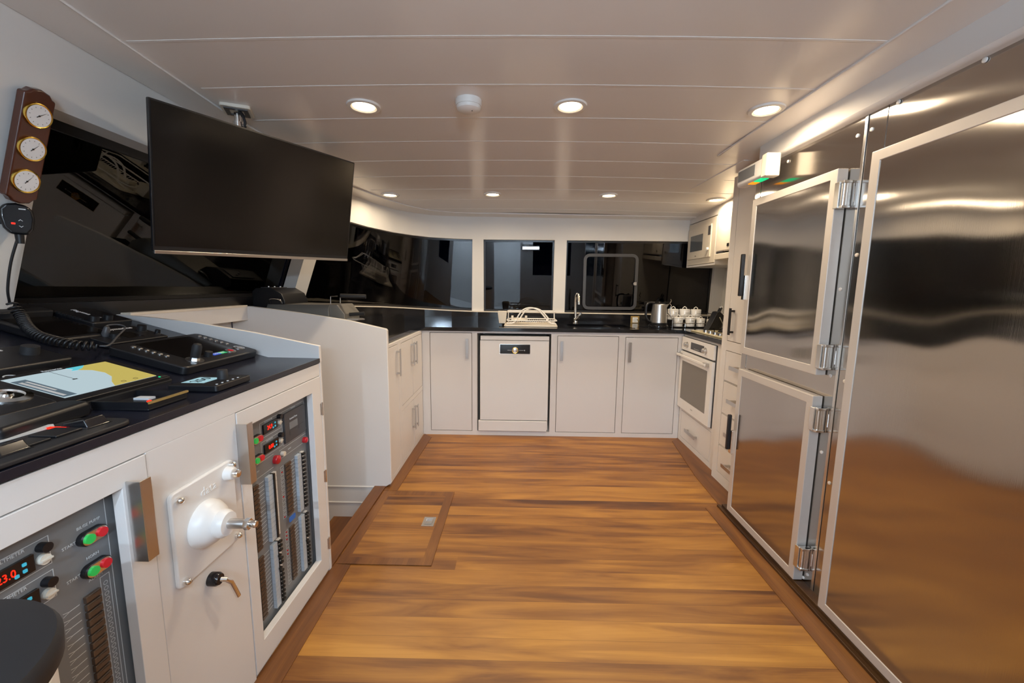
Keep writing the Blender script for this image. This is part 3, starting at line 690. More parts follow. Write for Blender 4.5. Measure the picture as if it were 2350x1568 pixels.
# ---- devices on the console top
def dev(name, label, cat, fr, y0, y1, s0, s1, h, m='blackp', r=.012, bev=.004, base='housing'):
    t = thing(name, label, cat, tuple(fr @ Vector(((y0+y1)/2, (s0+s1)/2, 0))))
    b = MB(fr); b.rrect(y0, y1, s0, s1, r, .0, h); b.build(base, m, t, bev=bev, seg=3); return t
jp = dev('joystick_panel', 'large black engine control panel with joystick and silver push buttons', 'control panel', FT, 1.262, 1.632, .024, .284, .03, r=.02, bev=.006)
b = MB(FT); b.rrect(1.335, 1.565, .085, .262, .005, .030, .0305); b.build('display', 'screen', jp)
for k in range(6):
    for y, s0 in ((1.311, .242), (1.596, .246)):
        b = MB(at_(FT, y, s0-.0225*k, .03)); b.lathe([(.0075, 0), (.0075, .0025), (.005, .004), (.0001, .0044)], 16); b.build('push_button', 'brush', jp)
b = MB(at_(FT, 1.345, .062, .03)); b.lathe([(.026, 0), (.026, .002), (.012, .0025)], 32); b.build('joystick_collar', 'brush', jp)
b = MB(at_(FT, 1.345, .062, .032)); b.lathe([(.014, 0), (.014, .008)], 6); b.build('joystick_nut', 'chrome', jp)
b = MB(at_(FT, 1.345, .062, .04)); b.lathe([(.013, 0), (.0145, .006), (.0145, .036), (.011, .046), (.0001, .050)], 24); b.build('joystick', 'blackd', jp)
b = MB(at_(FT, 1.41, .066, .03)); b.lathe([(.013, 0), (.012, .018), (.0001, .020)], 20); b.build('knob', 'blackd', jp)
for y, s0, r_, mm in ((1.526, .068, .018, 'redlens'), (1.588, .078, .020, 'brush')):
    b = MB(at_(FT, y, s0, .03)); b.lathe([(r_*.62, .002), (r_*.62, .004), (r_, .003), (r_, 0)][::-1], 28); b.build('button_ring', 'brush', jp)
    b = MB(at_(FT, y, s0, .032)); b.lathe([(r_*.58, 0), (r_*.5, .003), (.0001, .004)], 24); b.build('large_button', mm, jp)
b = MB(FT); b.box(1.435, 1.47, .062, .078, .030, .0312); b.use(1).box(1.47, 1.502, .062, .078, .030, .0312); b.build('badge', ['lcddoor', 'badge2'], jp)
text('DOOSAN', .012, at_(FT, 1.468, .070, .0313), 'dial', jp)

cp = dev('chart_plotter', 'flat chart plotter screen showing pale sea and yellow land', 'chart plotter', FT, .905, 1.202, .018, .216, .016, r=.006, bev=.002)
b = MB(FT); b.box(.930, 1.178, .043, .199, .016, .0166); sc_ = b.build('screen', 'sea', cp)
b = MB(FT); b.prism([(1.178, .043), (1.178, .199), (1.118, .199), (1.100, .186), (1.082, .178), (1.104, .160), (1.110, .130), (1.098, .098), (1.070, .070), (1.052, .043)], .0167, .0171); b.build('land_area', 'land', sc_)
b = MB(FT); b.prism([(1.070, .199), (1.118, .199), (1.100, .184), (1.080, .176), (1.066, .178), (1.078, .186)], .0172, .0174); b.build('shallow_water', 'shal', sc_)
b = MB(FT); b.box(.932, .962, .048, .178, .0167, .0171); b.use(1).box(.937, .945, .055, .165, .0172, .0173); b.box(.950, .956, .09, .165, .0172, .0173); b.build('data_box', ['chartd', 'greyl'], sc_)
b = MB(FT); b.box(1.03, 1.031, .13, .199, .0167, .0170); b.box(1.024, 1.036, .126, .130, .0167, .0170); b.ring(1.085, 1.095, .052, .060, .0012, .0172, .0174); b.ring(1.12, 1.13, .052, .060, .0012, .0172, .0174); b.build('course_line', 'ink', sc_)
b = MB(FT); b.rrect(1.165, 1.197, .022, .034, .004, .016, .018); b.use(1).cyl((1.172, .028, .018), .003, .001, 10); b.build('power_strip', ['blackd', 'led_g'], cp)
text('Raymarine', .011, at_(FT, 1.045, .2075, .0162), 'greyl', cp)
pad = MB(FT); pad.rrect(.90, 1.206, .012, .222, .01, 0, .006); pad.build('gasket', 'blackd', cp)

ap = dev('autopilot_control', 'small black control with pale blue number display and round knob at the console edge', 'control unit', FF, 1.10, 1.247, -.203, -.060, .018, r=.008, bev=.003)
b = MB(FF); b.box(1.131, 1.202, -.142, -.076, .018, .0185); b.build('display', 'lcd', ap)
text('250', .040, at_(FF, 1.166, -.108, .0188), 'ink', ap, 'digits')
b = MB(at_(FF, 1.190, -.155, .018)); b.lathe([(.0145, 0), (.0135, .026), (.012, .028), (.0001, .028)], 24); b.build('knob', 'blackd', ap)
b = MB(FF)
for k in range(5): b.cyl((1.118+.022*k, -.190, .018), .003, .0015, 10)
b.build('key_row', 'greyl', ap)

pk = dev('alarm_tray', 'low black tray with golden front lip and a small red light', 'tray', FF, .925, 1.040, -.168, -.030, .004, r=.004, bev=.001, base='base')
b = MB(FF); b.ring(.925, 1.040, -.168, -.030, .004, .004, .020); b.build('rim', 'blackp', pk)
b = MB(FF); b.box(.925, 1.040, -.172, -.166, .016, .021); b.build('front_lip', 'gold', pk)
b = MB(at_(FF, .985, -.115, .004)); b.lathe([(.005, 0), (.005, .003), (.0001, .005)], 14); b.build('red_light', 'digit', pk)
b = MB(FF); b.box(1.0, 1.02, -.10, -.06, .004, .009); b.build('switch', 'greyl', pk)

dj = dev('jog_dial_unit', 'black control unit with a large chrome dial left of the chart screen', 'control unit', FT, .70, .888, .0, .150, .034, r=.022, bev=.010)
b = MB(at_(FT, .845, .080, .034)); b.lathe([(.040, 0), (.040, .003), (.028, .006), (.026, .003), (.012, .003), (.010, .008), (.0001, .009)], 40); b.build('chrome_dial', 'chrome', dj)
b = MB(FF); b.prism([(.70, .0), (.885, 0), (.898, -.02), (.89, -.07), (.70, -.10)], .0, .034); b.build('wrist_rest', 'blackp', dj, bev=.01, seg=3)

tp = dev('rocker_switch_panel', 'long black rocker panel with white tape strip and two toggles on the front edge', 'switch panel', FF, .44, .845, -.216, -.085, .010, 'blackd', r=.03, bev=.004)
for k in range(5):
    b = MB(FF); b.box(.50+.055*k, .548+.055*k, -.180, -.125, .010, .015); b.build('rocker', 'blackp', tp, bev=.002)
for y in (.655, .795):
    b = MB(FF); b.add([(y-.022, -.125, .010), (y+.022, -.125, .010), (y+.022, -.185, .010), (y-.022, -.185, .010), (y-.020, -.128, .018), (y+.020, -.128, .018), (y+.020, -.175, .028), (y-.020, -.175, .028)], [(3,2,1,0), (4,7,6,5)][::1]+[(0,1,5,4)[::-1], (1,2,6,5)[::-1], (2,3,7,6)[::-1], (3,0,4,7)[::-1]]); b.build('toggle', 'gloss', tp, bev=.003)
    b = MB(FF); b.box(y-.028, y-.020, -.140, -.105, .010, .013); b.build('toggle_light', 'digit', tp)
b = MB(FF); b.prism([(.44, -.098), (.60, -.100), (.70, -.104), (.78, -.108), (.792, -.092), (.78, -.075), (.768, -.070), (.755, -.078), (.60, -.070), (.44, -.068)], .010, .0125); b.build('tape_strip', 'tape', tp)

rd = dev('pilot_head', 'black instrument with fat knob and white lettering behind the dial unit', 'instrument', FT, .90, 1.125, .235, .375, .030, r=.012, bev=.006)
b = MB(at_(FT, 1.075, .305, .030)); b.lathe([(.019, 0), (.018, .022), (.0001, .023)], 28); b.build('knob', 'blackd', rd)
text('Raymarine', .020, at_(FT, 1.00, .352, .0303), 'dial', rd, wide=1.2)
b = MB(FT); b.rrect(.86, 1.06, .20, .236, .01, 0, .012); b.build('lower_plate', 'gloss', rd)
b = MB(at_(FT, .965, .218, .012)); b.lathe([(.010, 0), (.013, 0), (.013, .001), (.010, .001)], 24); b.build('printed_ring', 'greyl', rd)

r1 = dev('sonar_display', 'broad flat black display unit at the window side of the console', 'display unit', FT, 1.225, 1.40, .385, .64, .030, r=.01, bev=.008)
b = MB(FT); b.rrect(1.24, 1.385, .40, .60, .004, .030, .0306); b.build('screen', 'screen', r1)
b = MB(FT); b.rrect(1.235, 1.39, .60, .70, .006, .0, .052); b.build('rear_hood', 'blackd', r1, bev=.008)
r2_ = dev('marine_radio', 'black marine radio with white lettering and two knobs by the far console edge', 'radio', FT, 1.405, 1.555, .475, .66, .040, r=.01, bev=.006)
text('Raymarine', .024, at_(FT, 1.475, .575, .0403) @ Matrix.Rotation(R(-90), 4, 'Z'), 'dial', r2_, wide=1.1)
for y, r_ in ((1.425, .015), (1.475, .014)):
    b = MB(at_(FT, y, .497, .040)); b.lathe([(r_, 0), (r_*.92, .018), (.0001, .019)], 24); b.build('knob', 'blackp', r2_)
b = MB(FT)
for k in range(9): b.box(1.405, 1.412, .52+.014*k, .528+.014*k, .036, .043)
b.build('grille', 'blackd', r2_)
rk = dev('radio_control_head', 'black radio head with three knobs and plugged microphone lead', 'radio', FT, 1.31, 1.535, .315, .455, .022, r=.008, bev=.004)
text('Raymarine', .020, at_(FT, 1.455, .437, .0223), 'dial', rk, wide=1.25)
for y, s0, r_, h_ in ((1.503, .394, .015, .022), (1.519, .347, .009, .016), (1.365, .360, .014, .016)):
    b = MB(at_(FT, y, s0, .022)); b.lathe([(r_*1.15, 0), (r_*1.15, .002), (r_, .003), (r_*.93, h_), (.0001, h_+.001)], 22); b.build('knob', 'blackp', rk)
b = MB(FT); b.box(1.40, 1.46, .34, .40, .022, .0226); b.build('display', 'screen', rk)

# coiled microphone cord + microphone
P0 = [(-1.535, 1.25, 1.40), (-1.56, 1.245, 1.33), (-1.585, 1.247, 1.25), (-1.60, 1.258, 1.205)]
P1 = [(-1.60, 1.262, 1.200), (-1.575, 1.262, 1.165), (-1.515, 1.225, 1.135), (-1.435, 1.185, 1.112), (-1.365, 1.175, 1.096), (-1.318, 1.183, 1.084), (-1.288, 1.212, 1.078)]
P2 = [(-1.285, 1.215, 1.078), (-1.275, 1.235, 1.078), (-1.33, 1.32, 1.095), (-1.375, 1.395, 1.115), (-1.40, 1.40, 1.125), (-1.415, 1.375, 1.125), (-1.412, 1.360, 1.115)]
def catmull(P, n):
    P = [Vector(p) for p in P]; Q = [P[0]*2-P[1]]+P+[P[-1]*2-P[-2]]; o = []
    for i in range(1, len(Q)-2):
        for k in range(n):
            t = k/n; a, b_, c, d = Q[i-1:i+3]
            o.append(.5*((2*b_)+(c-a)*t+(2*a-5*b_+4*c-d)*t*t+(3*b_-a-3*c+d)*t**3))
    return o+[P[-1]]
mc = thing('fist_microphone', 'black hand microphone hanging on the left pillar with its coiled cord', 'microphone', (-1.53, 1.25, 1.45))
path = catmull(P1, 60); coil = []; acc = 0; rad = .0125
for i, p in enumerate(path):
    tdir = (path[min(i+1, len(path)-1)]-path[max(0, i-1)]).normalized(); u = tdir.cross(Vector((0, 0, 1))).normalized(); v = u.cross(tdir)
    if i: acc += (p-path[i-1]).length
    th = acc/.0125*2*math.pi
    coil.append((p, u, v, acc))
L_ = acc; cc = []
n_ = int(L_/.0125*12)
for k in range(n_):
    s_ = L_*k/n_; j = min(range(len(coil)), key=lambda q: abs(coil[q][3]-s_)); p, u, v, _ = coil[j]
    j2 = min(j+1, len(coil)-1); d = coil[j2][3]-coil[j][3]
    if d > 1e-9: p = p.lerp(coil[j2][0], max(0, min(1, (s_-coil[j][3])/d)))
    th = 2*math.pi*k/12; cc.append(p+(u*math.cos(th)+v*math.sin(th))*rad)
b = MB(); b.tube(cc, .0034, 6); b.build('coiled_cord', 'blackp', mc, smooth=80)
b = MB(); b.tube(catmull(P0, 6), .0035, 8); b.build('straight_lead', 'blackp', mc, smooth=80)
b = MB(); b.tube(catmull(P2, 8), .0028, 8); b.build('plug_lead', 'greyd', mc, smooth=80)
b = MB(at_(FT, 1.360, .385, .022)); b.lathe([(.012, 0), (.012, .012), (.008, .03), (.006, .034), (.0001, .035)], 18); b.build('plug', 'greyd', mc)
mz = Vector((.80, -.55, -.05)).normalized(); mx_ = Vector((0, 0, 1)).cross(mz).normalized(); my_ = mz.cross(mx_)
mf = frame((-1.535, 1.255, 1.462), mx_, my_, mz)
b = MB(mf)
b.prism([(-.018, -.048), (.018, -.048), (.030, -.030), (.035, 0), (.033, .025), (.022, .040), (0, .045), (-.022, .040), (-.033, .025), (-.035, 0), (-.030, -.030)], 0, .03)
b.build('body', 'gloss', mc, bev=.008, seg=4)
b = MB(mf); b.rrect(-.038, -.016, -.022, .038, .01, -.012, .012); b.build('push_to_talk_bar', 'blackd', mc, bev=.004)
b = MB(mf); b.lathe([(.009, -.075), (.010, -.048)], 14, Matrix.Rotation(R(90), 4, 'X') @ Matrix.Scale(-1, 4, (0, 0, 1)) if False else Matrix.Rotation(R(-90), 4, 'X') @ Matrix.Translation((0, -.015, 0)))
b.build('strain_relief', 'blackp', mc)
b = MB(mf); b.rrect(-.014, -.006, -.019, -.014, .001, .0302, .0312); b.build('red_key', 'digit', mc)
b = MB(mf); b.box(.004, .018, .026, .029, .0302, .0308); b.use(1).add([(.0, -.008, .0308), (.005, -.003, .0308), (.010, -.008, .0308), (.008, -.008, .0308), (.005, -.005, .0308), (.002, -.008, .0308)], [(0, 5, 4, 1), (4, 3, 2, 1)]); b.add([(.0, -.022, .0308), (.005, -.027, .0308), (.010, -.022, .0308), (.008, -.022, .0308), (.005, -.025, .0308), (.002, -.022, .0308)], [(0, 1, 4, 5), (1, 2, 3, 4)]); b.build('key_marks', ['greyl', 'greyl'], mc)

# weather station board
up = Vector((.35, 0, 1)).normalized(); nb = Vector((0, 1, 0)).cross(up).normalized()
wm = frame((-1.509, 1.248, 1.527), (0, 1, 0), up, nb)
ws = thing('weather_station', 'dark mahogany wall board with three brass-rimmed dials on the left pillar', 'barometer', (-1.512, 1.246, 1.518))
prof = [(-.052, .0), (-.042, -.004), (-.034, -.014), (-.012, -.019), (.010, -.014), (.018, -.004), (.028, .0), (.028, .298), (.018, .302), (.010, .312), (-.012, .318), (-.034, .312), (-.042, .302), (-.052, .298)]
b = MB(wm); b.prism(prof, 0, .026); b.build('board', 'mahog', ws, bev=.006, seg=3)
for k, (v_, ang) in enumerate(((.245, 50), (.148, 40), (.052, 35))):
    m_ = at_(wm, -.013, v_, .024); m2_ = at_(wm, -.013, v_, .0221)
    b = MB(m_); b.lathe([(.0345, 0), (.0355, .004), (.0345, .008), (.0325, .0085), (.0300, .0075)], 40); b.build('brass_rim', 'brass', ws)
    b = MB(m_); b.lathe([(.0302, .0070), (.0302, .0076), (.0001, .0076)], 40); o = b.build('dial_face', 'dial', ws)
    b = MB(m2_)
    a_ = R(90-ang); d = Vector((math.cos(a_), math.sin(a_))); q = Vector((-d.y, d.x))
    b.add([(*(d*.024), .0105), (*(-d*.008+q*.0012), .0105), (*(-d*.008-q*.0012), .0105)], [(0, 1, 2)]); b.cyl((0, 0, .0096), .0022, .0015, 12)
    for j in range(12):
        t_ = 2*math.pi*j/12; c_, s__ = math.cos(t_), math.sin(t_)
        b.add([(.022*c_-.0006*s__, .022*s__+.0006*c_, .0098), (.022*c_+.0006*s__, .022*s__-.0006*c_, .0098), (.025*c_+.0006*s__, .025*s__-.0006*c_, .0098), (.025*c_-.0006*s__, .025*s__+.0006*c_, .0098)], [(0, 1, 2, 3)])
    b.build('needle_and_marks', 'ink', o)

# round stool in the near left corner
hs = thing('round_stool', 'white drum stool with a round black padded top in the near left corner', 'stool', (-.665, .335, 0))
T = Matrix.Translation((-.665, .335, 0))
b = MB(T); b.lathe([(.14, 0), (.145, .01), (.140, .05), (.142, .80), (.13, .812), (.0001, .812)], 56); b.build('drum_body', 'whitep', hs)
b = MB(T); b.lathe([(.0001, .812), (.146, .812), (.151, .820), (.152, .842), (.147, .851), (.13, .853), (.0001, .853)], 64); b.build('padded_top', 'blackd', hs)

# ================================================================== GALLEY, LEFT PART
ge = thing('galley_end_panel', 'tall white end panel with sloping top beside the stair opening', 'panel', (-1.2, 2.44, 0))
b = MB(); b.prism([(-.885, .006), (-.885, -1.15), (-1.73, -1.15), (-1.73, 1.140), (-1.613, 1.140), (-1.285, 1.100), (-1.023, 1.062), (-.80, 1.013), (-.792, 1.003), (-.792, .03), (-.83, .006)], 2.425, 2.455, 'Y'); b.build('panel', 'paint', ge, bev=.004, seg=3)
b = MB(); b.cyl((-1.74, 2.425, .004), .006, .86, 10, ax=(1, 0, 0)); b.build('moulding', 'paint', ge)
b = MB(); b.cyl((-1.74, 2.425, -.103), .006, .85, 10, ax=(1, 0, 0)); b.build('moulding', 'paint', ge)
lg_ = thing('window_ledge', 'white ledge over the stair opening below the side window', 'ledge', (-1.68, 2.05, 1.0))
b = MB(); b.box(-1.72, -1.628, 1.682, 2.425, 1.135, 1.147); b.build('ledge_top', 'edge', lg_, bev=.001)
b = MB(); b.box(-1.645, -1.63, 1.682, 2.425, 1.058, 1.135); b.build('apron', 'paint', lg_)

def handle_bar(fr, x, y0, y1, parent, wdt=.024, out=.028, m='brush', horiz=False):
    b = MB(fr)
    if not horiz:
        b.box(x-wdt/2, x+wdt/2, y0, y1, out-.005, out); b.box(x-wdt/2+.004, x+wdt/2-.004, y0+.012, y0+.024, 0, out-.005); b.box(x-wdt/2+.004, x+wdt/2-.004, y1-.024, y1-.012, 0, out-.005)
    else:
        b.box(y0, y1, x-wdt/2, x+wdt/2, out-.005, out); b.box(y0+.012, y0+.024, x-wdt/2+.004, x+wdt/2-.004, 0, out-.005); b.box(y1-.024, y1-.012, x-wdt/2+.004, x+wdt/2-.004, 0, out-.005)
    return b.build('handle', m, parent, bev=.0008)
def cabinet(name, label, fr, x0, x1, z0, z1, depth, doors, group=None, cat='cabinet', part='door'):
    """doors: (x0, x1, y0, y1, handle) ; face frame flush with fr plane"""
    t = thing(name, label, cat, tuple(fr @ Vector(((x0+x1)/2, z0, -depth/2))), group)
    b = MB(fr); b.box(x0, x0+.014, z0, z1, -depth, -.022); b.box(x1-.014, x1, z0, z1, -depth, -.022); b.box(x0+.014, x1-.014, z0, z1, -depth, -depth+.01); b.box(x0+.014, x1-.014, z0+.02, z0+.036, -depth+.01, -.022); b.build('carcass', 'door', t)
    # face frame: rectangle with rectangular holes, cut into cells
    X = sorted({x0, x1, *[d[0] for d in doors], *[d[1] for d in doors]}); Y = sorted({z0, z1, *[d[2] for d in doors], *[d[3] for d in doors]})
    ff = MB(fr)
    for i in range(len(X)-1):
        for j in range(len(Y)-1):
            cx, cy = (X[i]+X[i+1])/2, (Y[j]+Y[j+1])/2
            if any(d[0] < cx < d[1] and d[2] < cy < d[3] for d in doors): continue
            ff.box(X[i], X[i+1], Y[j], Y[j+1], -.022, 0)
    ff.build('face_frame', 'door', t)
    for d in doors:
        if d[-1] == 'oven_recess': continue
        g_ = .004; b = MB(fr); b.box(d[0]+g_, d[1]-g_, d[2]+g_, d[3]-g_, -.020, .0); o = b.build(part if len(d) < 6 else d[5], 'door', t, bev=.0012)
        if d[4]:
            hh = d[4]; handle_bar(fr, hh[0], hh[1], hh[2], o, m=hh[3] if len(hh) > 3 else 'brush', horiz=len(hh) > 4, wdt=hh[5] if len(hh) > 5 else .024, out=hh[6] if len(hh) > 6 else .028)
    return t
fl = FL(-.81)
cabinet('base_cabinet', 'narrow single-door white cabinet next to the stair end panel', fl, 2.46, 2.725, 0, .903, .55, [(2.50, 2.705, .03, .886, (2.665, .672, .855))], 'white base cabinets')
cabinet('base_cabinet', 'white four-door cabinet in the left corner beside the narrow door', fl, 2.725, 3.375, 0, .903, .55,
        [(2.765, 3.070, .432, .880, (3.035, .674, .850)), (3.074, 3.365, .432, .880, (3.108, .674, .848)), (2.765, 3.070, .035, .398, (3.035, .170, .350)), (3.074, 3.365, .035, .398, (3.108, .170, .348))], 'white base cabinets')
# ================================================================== GALLEY, BACK RUN
fbk = FB(3.38)
cabinet('base_cabinet', 'white single-door cabinet left of the dishwasher', fbk, -.81, -.345, 0, .903, .6, [(-.745, -.388, .036, .889, (-.428, .670, .840, 'brush'))], 'white base cabinets')
cabinet('base_cabinet', 'wide white sink cabinet right of the dishwasher', fbk, .275, .865, 0, .903, .6, [(.326, .838, .036, .873, (.362, .664, .830, 'brush'))], 'white base cabinets')
cabinet('base_cabinet', 'white cabinet in the right corner beside the oven', fbk, .865, 1.375, 0, .903, .6, [(.892, 1.330, .036, .868, (.927, .660, .826, 'brush'))], 'white base cabinets')
b = MB(fbk); b.box(-.345, .275, 0, .036, -.5, 0); b.box(-.345, .275, .886, .903, -.5, 0); b.box(-.345, .275, .036, .886, -.62, -.59)
S(b.build('trim_12', 'door'), 'white rails above and below the dishwasher')
dwf = FB(3.362)
dw = thing('dishwasher', 'white freestanding dishwasher with black control window under the worktop', 'dishwasher', (-.03, 3.6, .03))
b = MB(dwf); b.box(-.318, .258, .052, .835, -.55, -.022); b.build('cabinet', 'whitep', dw)
b = MB(dwf); b.box(-.316, .257, .832, .866, -.03, .002); b.build('top_edge', 'whitep', dw, bev=.004)
b = MB(dwf); b.box(-.320, .257, .142, .828, -.022, 0); d_ = b.build('door', 'whitep', dw, bev=.005)
b = MB(dwf); b.box(-.334, .250, .046, .136, -.03, .004); b.build('kick_plate', 'whitep', dw, bev=.003)
b = MB(dwf); b.rrect(-.152, .098, .718, .796, .004, 0, .0012); b.build('control_window', 'gloss', d_)
b = MB(dwf); b.ring(-.155, .101, .715, .799, .003, 0, .002); b.build('window_rim', 'chrome', d_)
b = MB(at_(dwf, -.026, .748, .0012)); b.lathe([(.022, 0), (.026, 0), (.026, .012), (.024, .014), (.022, .012)], 32); b.build('dial_ring', 'brass', d_)
b = MB(at_(dwf, -.026, .748, .0012)); b.lathe([(.022, 0), (.021, .010), (.0001, .012)], 32); b.build('dial', 'chrome', d_)
b = MB(dwf); b.box(-.09, -.055, .746, .748, .0013, .0018); b.box(.004, .045, .746, .748, .0013, .0018); b.box(.05, .056, .743, .751, .0013, .0018); b.build('control_marks', 'greyl', d_)
text('beko', .018, at_(dwf, -.025, .690, .0003), 'greyl', d_)
b = MB(dwf); b.cyl((-.30, 0, -.1), .015, .05, 12, ax=(0, 1, 0)); b.cyl((.22, 0, -.1), .015, .05, 12, ax=(0, 1, 0)); 
# ================================================================== GALLEY, RIGHT PART
fr_ = FR(1.375)
cabinet('oven_cabinet', 'white cabinet housing the oven with a drawer below', fr_, -3.375, -2.70, 0, .903, .59,
        [(-3.335, -2.802, .040, .266, (.140, -3.195, -3.005, 'brush', 1, .026), 'drawer'), (-3.38+.02, -2.80, .29, .885, None, 'oven_recess')], cat='cabinet')
ov = thing('oven', 'white built-in oven with grey window and two chrome knobs', 'oven', (1.37, 3.08, .295))
of = FR(1.374)
b = MB(of); b.box(-3.372, -2.806, .292, .882, -.02, .002); b.build('body', 'greyd', ov)
b = MB(of); b.box(-3.37, -2.812, .778, .882, .002, .018); b.build('control_panel', 'whitep', ov, bev=.002)
b = MB(of); b.box(-3.37, -2.812, .295, .764, .002, .024); od = b.build('door', 'whitep', ov, bev=.002)
b = MB(of); b.box(-3.320, -2.875, .376, .690, .024, .0248); b.build('window', 'ovglass', od)
b = MB(of); b.box(-3.365, -2.85, .728, .746, .050, .060); b.build('handle', 'whitep', od, bev=.003)
for y in (-3.345, -2.872):
    b = MB(of); b.box(y-.018, y+.018, .724, .750, .024, .058); b.build('handle_bracket', 'brush', od, bev=.003)
b = MB(of); b.box(-3.19, -2.965, .803, .857, .018, .0195); b.use(1).box(-3.13, -3.04, .812, .814, .0196, .020); b.build('display', ['greyd', 'greyl'], ov)
for y in (-3.257, -2.935):
    b = MB(at_(of, y, .828, .018)); b.lathe([(.023, 0), (.023, .004), (.019, .006), (.018, .024), (.015, .027), (.0001, .027)], 28); b.build('knob', 'brush', ov)
text('beko', .016, at_(of, -3.09, .338, .0245), 'brush', od)
# worktop : one continuous black slab with a cut-out for the sink
wt = MB()
SX0, SX1, SY0, SY1 = .42, .98, 3.46, 3.78
poly_left = [(-.835, 2.458), (-.835, 3.352), (-.835, 4.0), (-1.30, 4.0), (-1.66, 3.5), (-1.70, 2.458)]
wt.prism([(-.835, 2.458), (-.825, 3.352), (-.825, 4.03), (-.95, 3.99), (-1.17, 3.82), (-1.40, 3.55), (-1.56, 3.28), (-1.67, 2.98), (-1.70, 2.458)], .905, .935)
wt.box(-.825, SX0, 3.352, 4.03, .905, .935); wt.box(SX1, 1.352, 3.352, 4.03, .905, .935); wt.box(SX0, SX1, 3.352, SY0, .905, .935); wt.box(SX0, SX1, SY1, 4.03, .905, .935)
wt.box(1.352, 1.95, 2.682, 4.03, .905, .935)
o = wt.build('worktop', 'granite'); tag(o, 'polished black granite worktop running round three sides of the galley', 'worktop')
sk = thing('kitchen_sink', 'black inset sink bowl in the worktop right of the tap', 'sink', (.7, 3.62, .76))
b = MB(); b.ring(SX0-.008, SX1+.008, SY0-.008, SY1+.008, .02, .9352, .938); b.build('rim', 'gloss', sk)
b = MB(); b.box(SX0, SX1, SY0, SY1, .76, .765); b.box(SX0-.001, SX0+.004, SY0, SY1, .76, .936); b.box(SX1-.004, SX1+.001, SY0, SY1, .76, .936); b.box(SX0, SX1, SY0-.001, SY0+.004, .76, .936); b.box(SX0, SX1, SY1-.004, SY1+.001, .76, .936); b.build('bowl', 'gloss', sk)
b = MB(); b.cyl((.7, 3.62, .765), .04, .003, 28); b.build('drain', 'chrome', sk)

# tall cabinet
ft = FR(1.336)
cabinet('tall_cabinet', 'tall white cabinet with four drawers between oven and refrigerator', ft, -2.676, -2.262, 0, 1.962, .62,
        [(-2.613, -2.270, .944, 1.900, (-2.55, .988, 1.155, 'blackp', ), 'door')] +
        [(-2.613, -2.270, a, b_, ((a+b_)/2+.01, -2.47, -2.30, 'brush', 1, .024, .05), 'drawer') for a, b_ in ((.686, .884), (.470, .684), (.256, .468), (.068, .253))])
# upper cabinets with microwave and hood
fu = FR(1.60)
uc = thing('wall_cabinet', 'white wall cabinet holding the microwave under the ceiling', 'cabinet', (1.8, 3.7, 1.47))
b = MB(fu); b.box(-3.99, -3.415, 1.47, 1.93, -.36, -.022); b.build('carcass', 'door', uc)
b = MB(fu); b.box(-3.99, -3.415, 1.47, 1.486, -.022, 0); b.box(-3.99, -3.415, 1.870, 1.95, -.022, 0); b.box(-3.99, -3.975, 1.486, 1.87, -.022, 0); b.box(-3.43, -3.415, 1.486, 1.87, -.022, 0); b.build('face_frame', 'door', uc, bev=.001)
mw = thing('microwave', 'cream built-in microwave with small dark window beside the ceiling', 'microwave', (1.60, 3.7, 1.487))
b = MB(fu); b.box(-3.972, -3.434, 1.489, 1.862, -.02, .002); b.build('trim_frame', 'cream', mw, bev=.002)
b = MB(fu); b.box(-3.955, -3.505, 1.540, 1.812, .002, .012); md_ = b.build('front', 'cream', mw, bev=.002)
b = MB(fu); b.box(-3.900, -3.648, 1.608, 1.748, .012, .0128); b.build('window', 'mwglass', md_)
b = MB(fu); b.box(-3.553, -3.508, 1.722, 1.797, .012, .0128); b.build('display', 'greyd', mw)
b = MB(at_(fu, -3.535, 1.606, .012)); b.lathe([(.014, 0), (.013, .016), (.0001, .017)], 24); b.build('knob', 'whitep', mw)
text('beko', .014, at_(fu, -3.775, 1.565, .0123), 'greyd', md_)
hd = thing('extractor_hood', 'cream extractor hood cabinet between microwave and tall cabinet', 'extractor hood', (1.75, 3.05, 1.50))
b = MB(fu); b.box(-3.412, -2.69, 1.57, 1.95, -.36, 0); b.build('cover', 'door', hd)
b = MB(fu); b.box(-3.405, -2.70, 1.575, 1.868, 0, .006); b.build('flap', 'cream', hd, bev=.002)
b = MB(fu); b.box(-3.412, -2.69, 1.507, 1.552, -.36, .012); b.build('slide_out_front', 'cream', hd, bev=.003)
b = MB(fu); b.box(-3.40, -3.30, 1.553, 1.569, -.02, .002); b.build('vent_slot', 'greyd', hd)
b = MB(fu); b.box(-3.23, -3.20, 1.60, 1.622, .006, .009); b.build('switch', 'ink', hd)

# hob
hb = thing('gas_hob', 'cream steel hob with a row of chrome knobs set in the right worktop', 'hob', (1.60, 3.0, .935))
b = MB(); b.rrect(1.39, 1.86, 2.72, 3.30, .012, .935, .942); b.build('plate', 'hobm', hb, bev=.002)
for k in range(5):
    b = MB(Matrix.Translation((1.44+.0*k, 3.14-.075*k, .942))); b.lathe([(.019, 0), (.017, .016), (.0001, .018)], 20); b.build('knob', 'chrome', hb)
for x, y in ((1.58, 2.86), (1.58, 3.14), (1.76, 2.86), (1.76, 3.14)):
    b = MB(Matrix.Translation((x, y, .942))); b.lathe([(.045, 0), (.045, .008), (.03, .014), (.0001, .015)], 24); b.build('burner', 'blackp', hb)
    b = MB(Matrix.Translation((x, y, .942)))
    for a_ in range(4):
        m_ = Matrix.Rotation(math.pi/2*a_, 4, 'Z'); b.box(.02, .08, -.003, .003, .020, .028, m_); b.box(.074, .08, -.003, .003, 0, .028, m_)
    b.build('pan_support', 'blackp', hb)

